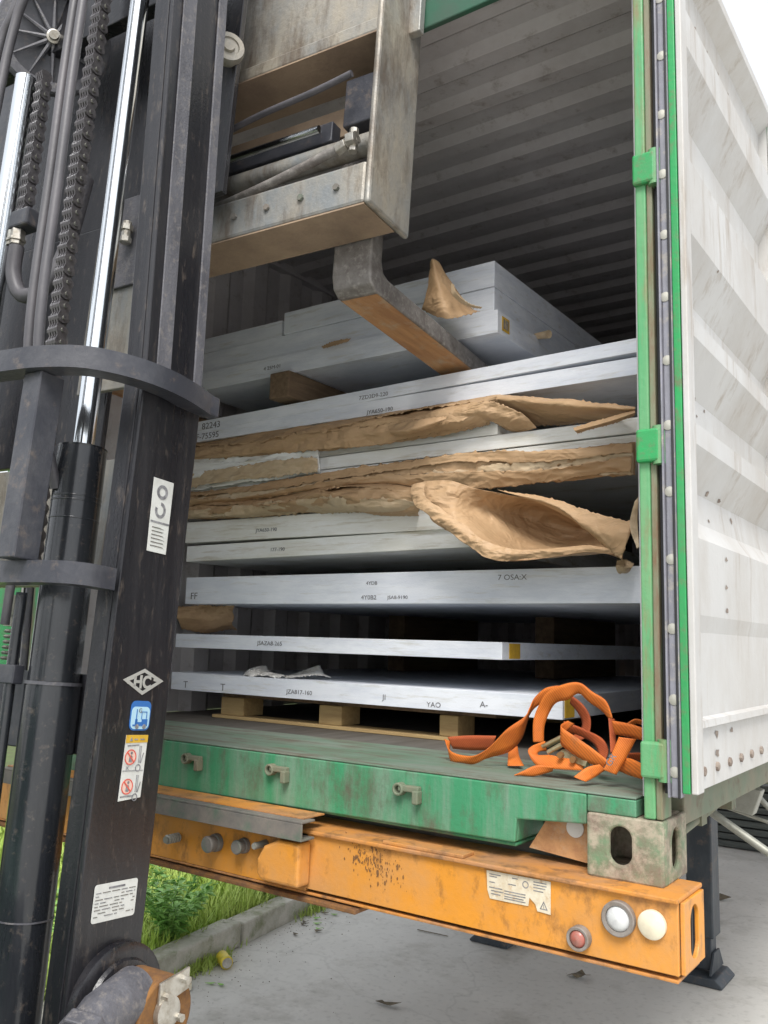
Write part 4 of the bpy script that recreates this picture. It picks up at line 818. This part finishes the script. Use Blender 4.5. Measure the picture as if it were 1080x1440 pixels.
# leaf chains
def chain(path, wd, name='lift_chain', pitch=.032):
    c = crom(path, 40); L_ = [0]
    for i in range(1, len(c)): L_.append(L_[-1]+(c[i]-c[i-1]).length)
    root = None; n = int(L_[-1]/pitch); la = lb_ = None; root_ = None; j = 0
    for k in range(n):
        s_ = k*pitch
        while j < len(L_)-2 and L_[j+1] < s_: j += 1
        p = c[j].lerp(c[j+1], (s_-L_[j])/max(1e-6, L_[j+1]-L_[j])); t = (c[j+1]-c[j]).normalized()
        if root_ is None:
            b = MB(); b.tube([(-wd/2-.003, 0, 0), (wd/2+.005, 0, 0)], .0055, 8)
            def lk(off, cnt):
                for q in range(cnt):
                    r_ = -wd/2+(q+off)*wd/(cnt); P = []
                    for a in range(7): a_ = math.pi*a/6; P.append((r_, .018*math.cos(a_), pitch+.0135*math.sin(a_)))
                    P += [(r_, -.012, pitch*.5)]
                    for a in range(7): a_ = math.pi+math.pi*a/6; P.append((r_, .018*math.cos(a_), .0135*math.sin(a_)))
                    P += [(r_, .012, pitch*.5)]
                    b.prism(P, (wd/cnt*.48, 0, 0))
            b1 = b; lk(.0, 4); mA = b1; b = MB(); b.tube([(-wd/2-.003, 0, 0), (wd/2+.005, 0, 0)], .0055, 8); lk(.5, 4); mB = b
            root_ = fb(MB().tube([c[0]+Vector((0, 0, -.01)), c[0]+Vector((0, 0, .01))], .006, 8), name, 'chain')
            meA = bpy.data.meshes.new('chain_link'); meA.from_pydata([tuple(v) for v in mA.v], [], mA.f); meB = bpy.data.meshes.new('chain_link'); meB.from_pydata([tuple(v) for v in mB.v], [], mB.f)
            for q_ in (meA, meB):
                q_.materials.append(M['chain']); q_.materials.append(M['dull'])
                for f_i in range(9): q_.polygons[f_i].material_index = 1
        mw = XF @ Matrix.Translation(p) @ Vector((0, 0, 1)).rotation_difference(t).to_matrix().to_4x4()
        link('chain_link', meA if k % 2 == 0 else meB, M['chain'], root_, mw=mw)
chain([(-.350, .05, .45), (-.375, .05, .9), (-.392, .05, 1.35), (-.400, .05, 2.2)], .036)
chain([(-.590, .05, 1.40), (-.592, .05, 1.6), (-.60, .05, 1.84)], .030)
# anchor block with nuts
fb(MB().box(-.635, -.550, .03, .08, 1.35, 1.40), 'chain_anchor', 'tie', bevel=.006)
b = MB(); b.tube([(-.605, .05, 1.349), (-.605, .05, 1.305)], .020, 6); b.tube([(-.605, .05, 1.325), (-.605, .05, 1.316)], .024, 6); fb(b, 'anchor_nut', 'fitting', bevel=.002)
fb(MB().tube(crom([(-.60, .05, 1.30), (-.595, .05, 1.22), (-.56, .06, 1.16), (-.50, .08, 1.18), (-.46, .10, 1.30), (-.45, .12, 1.5)], 8), .020, 12), 'hydraulic_hose', 'hose', smooth=60)
# hoses in front
for a, b_ in (((-.268, 1.80), (-.250, .80)), ((-.236, 1.80), (-.218, .80))):
    fb(MB().tube(crom([(a[0]-.01, -.10, 2.4), (a[0], -.12, a[1]), ((a[0]+b_[0])/2, -.12, 1.35), (b_[0], -.11, .88), (b_[0]+.005, -.02, .60)], 10), .0118, 14), 'hydraulic_hose', 'hose', smooth=60)
fb(MB().tube(crom([(-.31, -.10, 2.4), (-.46, -.12, 1.93), (-.50, -.12, 1.80), (-.515, -.12, 1.6), (-.52, -.12, 1.2)], 10), .0118, 14), 'hydraulic_hose', 'hose', smooth=60)
fb(MB().tube(crom([(-.36, -.10, 2.4), (-.495, -.12, 1.90), (-.545, -.12, 1.78), (-.56, -.12, 1.6), (-.56, -.12, 1.2)], 10), .0118, 14), 'hydraulic_hose', 'hose', smooth=60)
# hose pulley with ribs
pc_ = Vector((-.66, .10, 1.995)); axp = Vector((.75, -.55, -.25)).normalized()
pw = fb(MB().lathe(pc_, axp, [(-.018, .125), (-.018, .152), (-.012, .158), (-.004, .140), (.004, .140), (.012, .158), (.018, .152), (.018, .128), (.008, .124), (-.008, .124), (-.018, .125)], 48), 'hose_pulley', 'mast_grey', smooth=35)
fb(MB().lathe(pc_, axp, [(-.004, .124), (-.004, 0)], 40), 'pulley_web', 'tie', pw)
a_ = axp.orthogonal().normalized(); b_ = axp.cross(a_)
for k in range(12):
    d = a_*math.cos(k*math.pi/6)+b_*math.sin(k*math.pi/6); fb(MB().tube([pc_+d*.02+axp*.008, pc_+d*.124+axp*.004], [.007, .003], 6), 'pulley_rib', 'mast_grey', pw)
fb(MB().lathe(pc_, axp, [(0, .022), (.022, .020), (.024, .014), (.036, .013), (.036, 0)], 16), 'pulley_hub', 'fitting', pw, smooth=40)
# back plates of the carriage seen between chain and rod
fb(MB().box(-.47, -.28, .20, .215, .92, 1.36), 'carriage_plate', 'carriage', bevel=.003)
fb(MB().box(-.44, -.30, .19, .199, 1.20, 1.46), 'carriage_plate', 'mast_grey', bevel=.003)
fb(MB().box(-.95, -.09, .22, .25, .42, .74), 'carriage_plate', 'carriage', bevel=.004)
fb(MB().box(-.95, -.09, .26, .28, 1.45, 2.4), 'carriage_plate', 'mast', bevel=.004)
fb(MB().box(-1.02, -.42, .255, .275, .76, 1.449), 'carriage_plate', 'mast', bevel=.004)
b = MB(); b.tube([(-.325, .17, 1.37), (-.325, .17, 1.31)], .012, 10); b.tube([(-.325, .17, 1.36), (-.325, .17, 1.345)], .017, 6); b.tube([(-.325, .17, 1.325), (-.325, .17, 1.312)], .016, 6); fb(b, 'hose_fitting', 'fitting')
# carriage frame ring
fr_ = fb(MB().box(-1.25, .2935, .350, .5, 1.372, 1.486), 'carriage_frame', 'carriage', bevel=.010)
fb(MB().box(-1.25, .2935, .352, .5, 1.3675, 1.3715), 'frame_underside', 'under', fr_)
fb(MB().box(.294, .312, .345, .545, 1.366, 2.35), 'carriage_upright', 'carriage', fr_, bevel=.008)
fb(MB().box(-1.25, .2935, .37, .545, 1.875, 1.915), 'carriage_top_beam', 'carriage', fr_, bevel=.005)
fb(MB().box(-1.25, .2935, .37, .545, 1.8705, 1.8745), 'frame_underside', 'under', fr_)
fb(MB().box(-1.25, .2935, .385, .43, 1.922, 2.3), 'backrest_plate', 'carriage', fr_, bevel=.004)
fb(MB().box(-1.25, -.30, .30, .384, 1.62, 2.2), 'carriage_bracket', 'tie', fr_, bevel=.004)
fb(MB().tube([(-1.2, .44, 1.595), (.255, .44, 1.60)], .030, 24), 'side_shift_cylinder', 'carriage', fr_, smooth=40)
fb(MB().tube([(-1.2, .40, 1.655), (.10, .40, 1.66)], .011, 14), 'side_shift_rod', 'chrome', fr_, smooth=40)
fb(MB().box(-1.2, .12, .43, .47, 1.64, 1.70), 'guide_bar', 'tie', fr_, bevel=.004)
hz = fb(MB().tube(crom([(-.30, .39, 1.50), (-.10, .38, 1.515), (.08, .375, 1.54), (.20, .37, 1.56)], 8), .012, 12), 'hydraulic_hose', 'fork_s', fr_, smooth=60)
b = MB(); b.tube([(.185, .372, 1.556), (.215, .37, 1.564)], .017, 6); b.tube([(.215, .37, 1.564), (.250, .37, 1.57)], .012, 10); b.tube([(.235, .37, 1.60), (.235, .37, 1.535)], .012, 10); b.tube([(.225, .36, 1.565), (.250, .36, 1.565)], .019, 6); fb(b, 'hose_fitting', 'fitting', fr_, bevel=.002)
fb(MB().box(-1.2, .29, .50, .515, 1.70, 1.79), 'guide_bar', 'under', fr_, bevel=.003)
fb(MB().tube(crom([(-.35, .37, 1.70), (-.10, .365, 1.735), (.10, .36, 1.745), (.22, .36, 1.76)], 8), .009, 10), 'hydraulic_hose', 'hose', fr_, smooth=60)
fb(MB().box(.16, .29, .42, .47, 1.66, 1.80), 'carriage_lug', 'tie', fr_, bevel=.004)
for k_ in range(4): fb(MB().tube([(-.12+k_*.11, .349, 1.43), (-.12+k_*.11, .3420, 1.43)], .009, 6), 'bolt', 'grime', fr_)
fb(MB().box(.05, .22, .45, .5, 1.487, 1.56), 'carriage_lug', 'carriage', fr_, bevel=.003)
fb(MB().box(-1.2, .25, .52, .53, 1.49, 1.60), 'guide_bar', 'mast', fr_, bevel=.003)
rg = fb(MB().lathe((-.10, .235, 1.858), Vector((.8, -.6, 0)), [(-.02, 0), (-.02, .041), (0, .044), (.012, .041), (.012, .028), (.008, .026), (.008, .017), (.016, .015), (.016, 0)], 28), 'roller', 'carriage', fr_, smooth=40)
fb(MB().box(.300, .345, .475, .50, 1.93, 2.3), 'corner_clip', 'carriage', fr_, bevel=.003)
# forks
def fork(r0_, r1_):
    pr = [(.505, 2.0), (.505, 1.275), (.512, 1.245), (.53, 1.232), (.56, 1.228), (1.42, 1.262), (1.43, 1.290), (.60, 1.292), (.575, 1.30), (.563, 1.325), (.560, 2.0)]
    pr = [(.508, 2.0), (.508, 1.285), (.518, 1.250), (.545, 1.236), (1.16, 1.236), (1.42, 1.265), (1.42, 1.288), (.60, 1.294), (.575, 1.302), (.563, 1.33), (.560, 2.0)]
    o = fb(MB().prism([(r0_, f_, u_) for f_, u_ in pr], (r1_-r0_, 0, 0)), 'fork', 'fork_s', bevel=.006)
    b = MB(); q = [(r0_+.004, f_, u_-.0012) for f_, u_ in ((.555, 1.236), (1.16, 1.236), (1.40, 1.262))]
    for i in range(2): b.add([q[i], q[i+1], (r1_-.004,)+q[i+1][1:], (r1_-.004,)+q[i][1:]], [(0, 3, 2, 1)])
    o2 = fb(b, 'rusty_bottom_face', 'fork_b', o); return o
fork(.100, .222); fork(-1.15, -1.03)
# tilt cylinder foot: flange, eye, pin, keeper
ce = Vector((0, .115, -.425))
tf = fb(MB().lathe(ce, (1, 0, 0), [(.0005, .115), (.018, .115), (.022, .108), (.022, .088), (.030, .084), (.034, .060)], 40), 'tilt_bracket', 'mast', smooth=35)
fb(MB().tube([ce+Vector((.03, .02, 0)), ce+Vector((.125, .02, 0))], .072, 36), 'tilt_eye', 'rust', tf, smooth=40, bevel=.006)
fb(MB().box(.030, .120, .065, .205, -1.0, -.44), 'tilt_eye_body', 'under', tf, bevel=.012)
fb(MB().prism([(.127, .105, -.405), (.127, .185, -.385), (.127, .183, -.345), (.127, .105, -.36)], (.006, 0, 0)), 'keeper_plate', 'fitting', tf, bevel=.002)
fb(MB().lathe((.126, .13, -.415), (1, 0, 0), [(0, .030), (.012, .030), (.014, .022), (.014, 0)], 24), 'pin', 'fitting', tf, smooth=40)
for f_, u_ in ((.12, -.385), (.168, -.365), (.16, -.43), (.155, -.47)): fb(MB().tube([(.126, f_, u_), (.146, f_, u_)], .008, 6), 'bolt', 'fitting', tf)
fb(MB().tube([(.07, .10, -.39), (.09, .0, -.40), (.11, -.07, -.435)], [.052, .044, .040], 28), 'tilt_rod_end', 'mast_grey', tf, smooth=50)
fb(MB().tube([(.098, -.035, -.418), (.108, -.062, -.43)], .056, 6), 'lock_nut', 'mast_grey', tf, bevel=.004)
fb(MB().tube([(.11, -.07, -.435), (.20, -.40, -.62)], .032, 28), 'tilt_rod', 'chrome', tf, smooth=50)
fb(MB().tube([(.155, -.25, -.535), (.25, -.75, -.78)], .055, 28), 'tilt_cylinder', 'cyl', tf, smooth=50)
# stickers on the rail side (r = 0 face)
def S(f_, u_, e=.0012): return Vector((e, f_, u_))
def stick(pts, m, parent, e=.0012, name='sticker'): return fb(MB().prism([S(f_, u_, e) for f_, u_ in pts], (.0006, 0, 0)), name, m, parent)
def rr(f0_, f1_, u0_, u1_, c, n=4):
    P = []
    for (cf, cu, a0) in ((f1_-c, u1_-c, 0), (f0_+c, u1_-c, 90), (f0_+c, u0_+c, 180), (f1_-c, u0_+c, 270)):
        for k in range(n+1): a = R(a0+90*k/n); P.append((cf+c*math.cos(a), cu+c*math.sin(a)))
    return P
def stext(s, size, f_, u_, m, parent, e=.0022, sx=1., bold=0.):
    mw = XF @ Matrix(((0, 0, 1, e), (1, 0, 0, f_), (0, 1, 0, u_), (0, 0, 0, 1))); return text(s, size, mw, M[m], parent, 'lettering', sx=sx, bold=bold)
em = None
D = [(.041, .199), (.098, .224), (.155, .201), (.098, .170)]; Di = [(.056, .199), (.098, .2165), (.140, .2005), (.098, .178)]
b = MB(); b.add([S(*p, .0015) for p in D+Di], [(0, 4, 5, 1)[::-1], (1, 5, 6, 2)[::-1], (2, 6, 7, 3)[::-1], (3, 7, 4, 0)[::-1]]); em = fb(b, 'emblem', 'silver', rail0); thick(em, .001)
stext('HC', .036, .070, .1845, 'silver', em, .0016, .95, .0014)
for q in ([(.046, .197), (.074, .208), (.074, .203), (.056, .197)], [(.052, .192), (.076, .186), (.076, .190), (.060, .194)], [(.126, .205), (.150, .202), (.140, .198), (.126, .200)]): stick(q, 'silver', em, .0014, 'emblem_stroke')
bl = stick(rr(.072, .128, .098, .158, .012), 'darkblue', rail0); stick(rr(.075, .125, .101, .146, .010), 'blue', bl, .002)
for q in ([(.080, .107), (.120, .107), (.120, .121), (.104, .121), (.104, .115), (.092, .115), (.092, .121), (.086, .121), (.086, .110), (.080, .110)],): stick(q, 'darkblue', bl, .0028, 'forklift_pictogram')
stick([(.0875, .110), (.0895, .110), (.0895, .141), (.0875, .141)], 'darkblue', bl, .0028); stick([(.102, .121), (.1035, .121), (.1035, .135), (.102, .135)], 'darkblue', bl, .0028); stick([(.102, .135), (.117, .135), (.117, .1365), (.102, .1365)], 'darkblue', bl, .0028); stick([(.1155, .121), (.117, .121), (.117, .135), (.1155, .135)], 'darkblue', bl, .0028)
for f_ in (.092, .112): fb(MB().lathe((.0034, f_, .106), (1, 0, 0), [(0, .005), (.0004, .005), (.0004, 0)], 14), 'pictogram_wheel', 'ink', bl)
stext('G', .013, .093, .134, 'ink', bl, .003)
W0 = stick([(.068, .089), (.128, .089), (.126, -.036), (.066, -.041)], 'label', rail0); stick([(.068, .089), (.128, .089), (.128, .074), (.068, .073)], 'yellow', W0, .002, 'warning_header')
stick([(.078, .077), (.086, .077), (.082, .085)], 'ink', W0, .0028); stick([(.09, .079), (.1, .079), (.1, .0815), (.09, .0815)], 'ink', W0, .0028); stick([(.106, .079), (.118, .079), (.118, .0815), (.106, .0815)], 'ink', W0, .0028)
for uc in (.045, -.013):
    fb(MB().lathe((.002, .085, uc), (1, 0, 0), [(0, .015), (.0008, .015), (.0008, 0)], 22), 'prohibition_disc', 'pink', W0)
    fb(MB().lathe((.0029, .085, uc), (1, 0, 0), [(0, .0155), (.0005, .0155), (.0005, .0132), (0, .0132)], 26), 'prohibition_ring', 'red', W0)
    stick([(.074, uc+.009), (.076, uc+.011), (.096, uc-.009), (.094, uc-.011)], 'red', W0, .0034); stick([(.081, uc-.009), (.089, uc-.010), (.090, uc+.001), (.086, uc+.004), (.082, uc)], 'ink', W0, .003, 'figure')
    fb(MB().lathe((.003, .087, uc+.008), (1, 0, 0), [(0, .003), (.0003, .003), (.0003, 0)], 10), 'figure', 'ink', W0)
    fb(MB().lathe((.0021, .109, uc-.022), (1, 0, 0), [(0, .0075), (.0006, .0075), (.0006, .0055), (0, .0055)], 18), 'pictogram_wheel', 'ink', W0)
    for df in (0, .004): stick([(.108+df, uc-.012), (.1095+df, uc-.012), (.1095+df, uc+.022), (.108+df, uc+.022)], 'ink', W0, .002)
    stick([(.114, uc-.012), (.120, uc+.008), (.1215, uc+.008), (.1155, uc-.013)], 'ink', W0, .002)
stick([(.074, .066), (.106, .068), (.106, .070), (.074, .069)], 'ink', W0, .002); stick([(.070, -.034), (.104, -.033), (.104, -.0305), (.070, -.0315)], 'ink', W0, .002); stick([(.068, .0175), (.124, .0175), (.124, .0185), (.068, .0185)], 'ink', W0, .002)
stext('JK', .010, .076, .020, 'ink', W0, .002)
RP = stick(rr(.034, .146, -.266, -.195, .006), 'label', rail0, name='rating_plate')
rs = random.Random(9); u_ = -.212
stick([(.07, -.206), (.112, -.206), (.112, -.2025), (.07, -.2025)], 'ink', RP, .002, 'print_line')
while u_ > -.256:
    f_ = .038
    while f_ < .138:
        l_ = rs.uniform(.006, .022)
        if rs.random() < .62: stick([(f_, u_), (min(f_+l_, .141), u_), (min(f_+l_, .141), u_+.0014), (f_, u_+.0014)], 'ink' if rs.random() < .4 else 'grime', RP, .002, 'print_line')
        f_ += l_+.004
    u_ -= .0062
HT = stick([(.059, .630), (.119, .630), (.119, .47), (.063, .47)], 'label', rail0, name='hook_label')
fb(MB().lathe((.0021, .088, .602), (1, 0, 0), [(0, .016), (.0006, .016), (.0006, .009), (0, .009)], 22), 'hook_symbol', 'ink', HT)
c = [(.088+.016*math.cos(R(a)), .562+.018*math.sin(R(a))) for a in range(90, -200, -24)]; ci = [(.088+.009*math.cos(R(a)), .562+.011*math.sin(R(a))) for a in range(90, -200, -24)]
b = MB(); n = len(c); b.add([S(*p, .0024) for p in c+ci], [(i, i+1, n+i+1, n+i) for i in range(n-1)]); fb(b, 'hook_symbol', 'ink', HT)
stick([(.063, .533), (.118, .533), (.118, .537), (.063, .537)], 'ink', HT, .002)
for k in range(6): stick([(.070, .522-k*.008), (.070+rs.uniform(.02, .042), .522-k*.008), (.070+rs.uniform(.02, .042), .524-k*.008), (.070, .524-k*.008)], 'grime', HT, .002, 'print_line')
# wheels and a simple body behind the mast (left of the frame)
for r_ in (.02, -1.36):
    o = fb(MB().lathe((r_, -.55, -.78), (1, 0, 0), [(0, .22), (0, .38), (.03, .42), (.29, .42), (.32, .38), (.32, .22)], 36), 'wheel', 'rubber', smooth=35)
    fb(MB().lathe((r_+.03, -.55, -.78), (1, 0, 0), [(0, 0), (0, .22), (.26, .22), (.26, .05), (.28, 0)], 24), 'rim', 'yellow', o, smooth=35)
b = MB(); b.prism([(-1.0, -.35, -.85), (-1.0, -.35, -.30), (-1.0, -.75, -.25), (-1.0, -1.35, -.30), (-1.0, -1.45, .10), (-1.0, -2.35, .15), (-1.0, -2.45, -.90), (-1.0, -1.5, -.95)], (.96, 0, 0)); fb(b, 'forklift_body', 'body', bevel=.03, bseg=3)
for r_ in (-.98, -.09):
    fb(MB().tube([(r_, -.75, -.25), (r_, -1.0, .95)], .03, 8), 'guard_post', 'mast'); fb(MB().tube([(r_, -2.1, .14), (r_, -2.0, .95)], .03, 8), 'guard_post', 'mast')
fb(MB().box(-1.02, -.05, -2.05, -.98, .95, 1.0), 'overhead_guard', 'mast', bevel=.01); fb(MB().box(-.75, -.3, -1.8, -1.4, .16, .30), 'seat', 'rubber', bevel=.04, bseg=3)
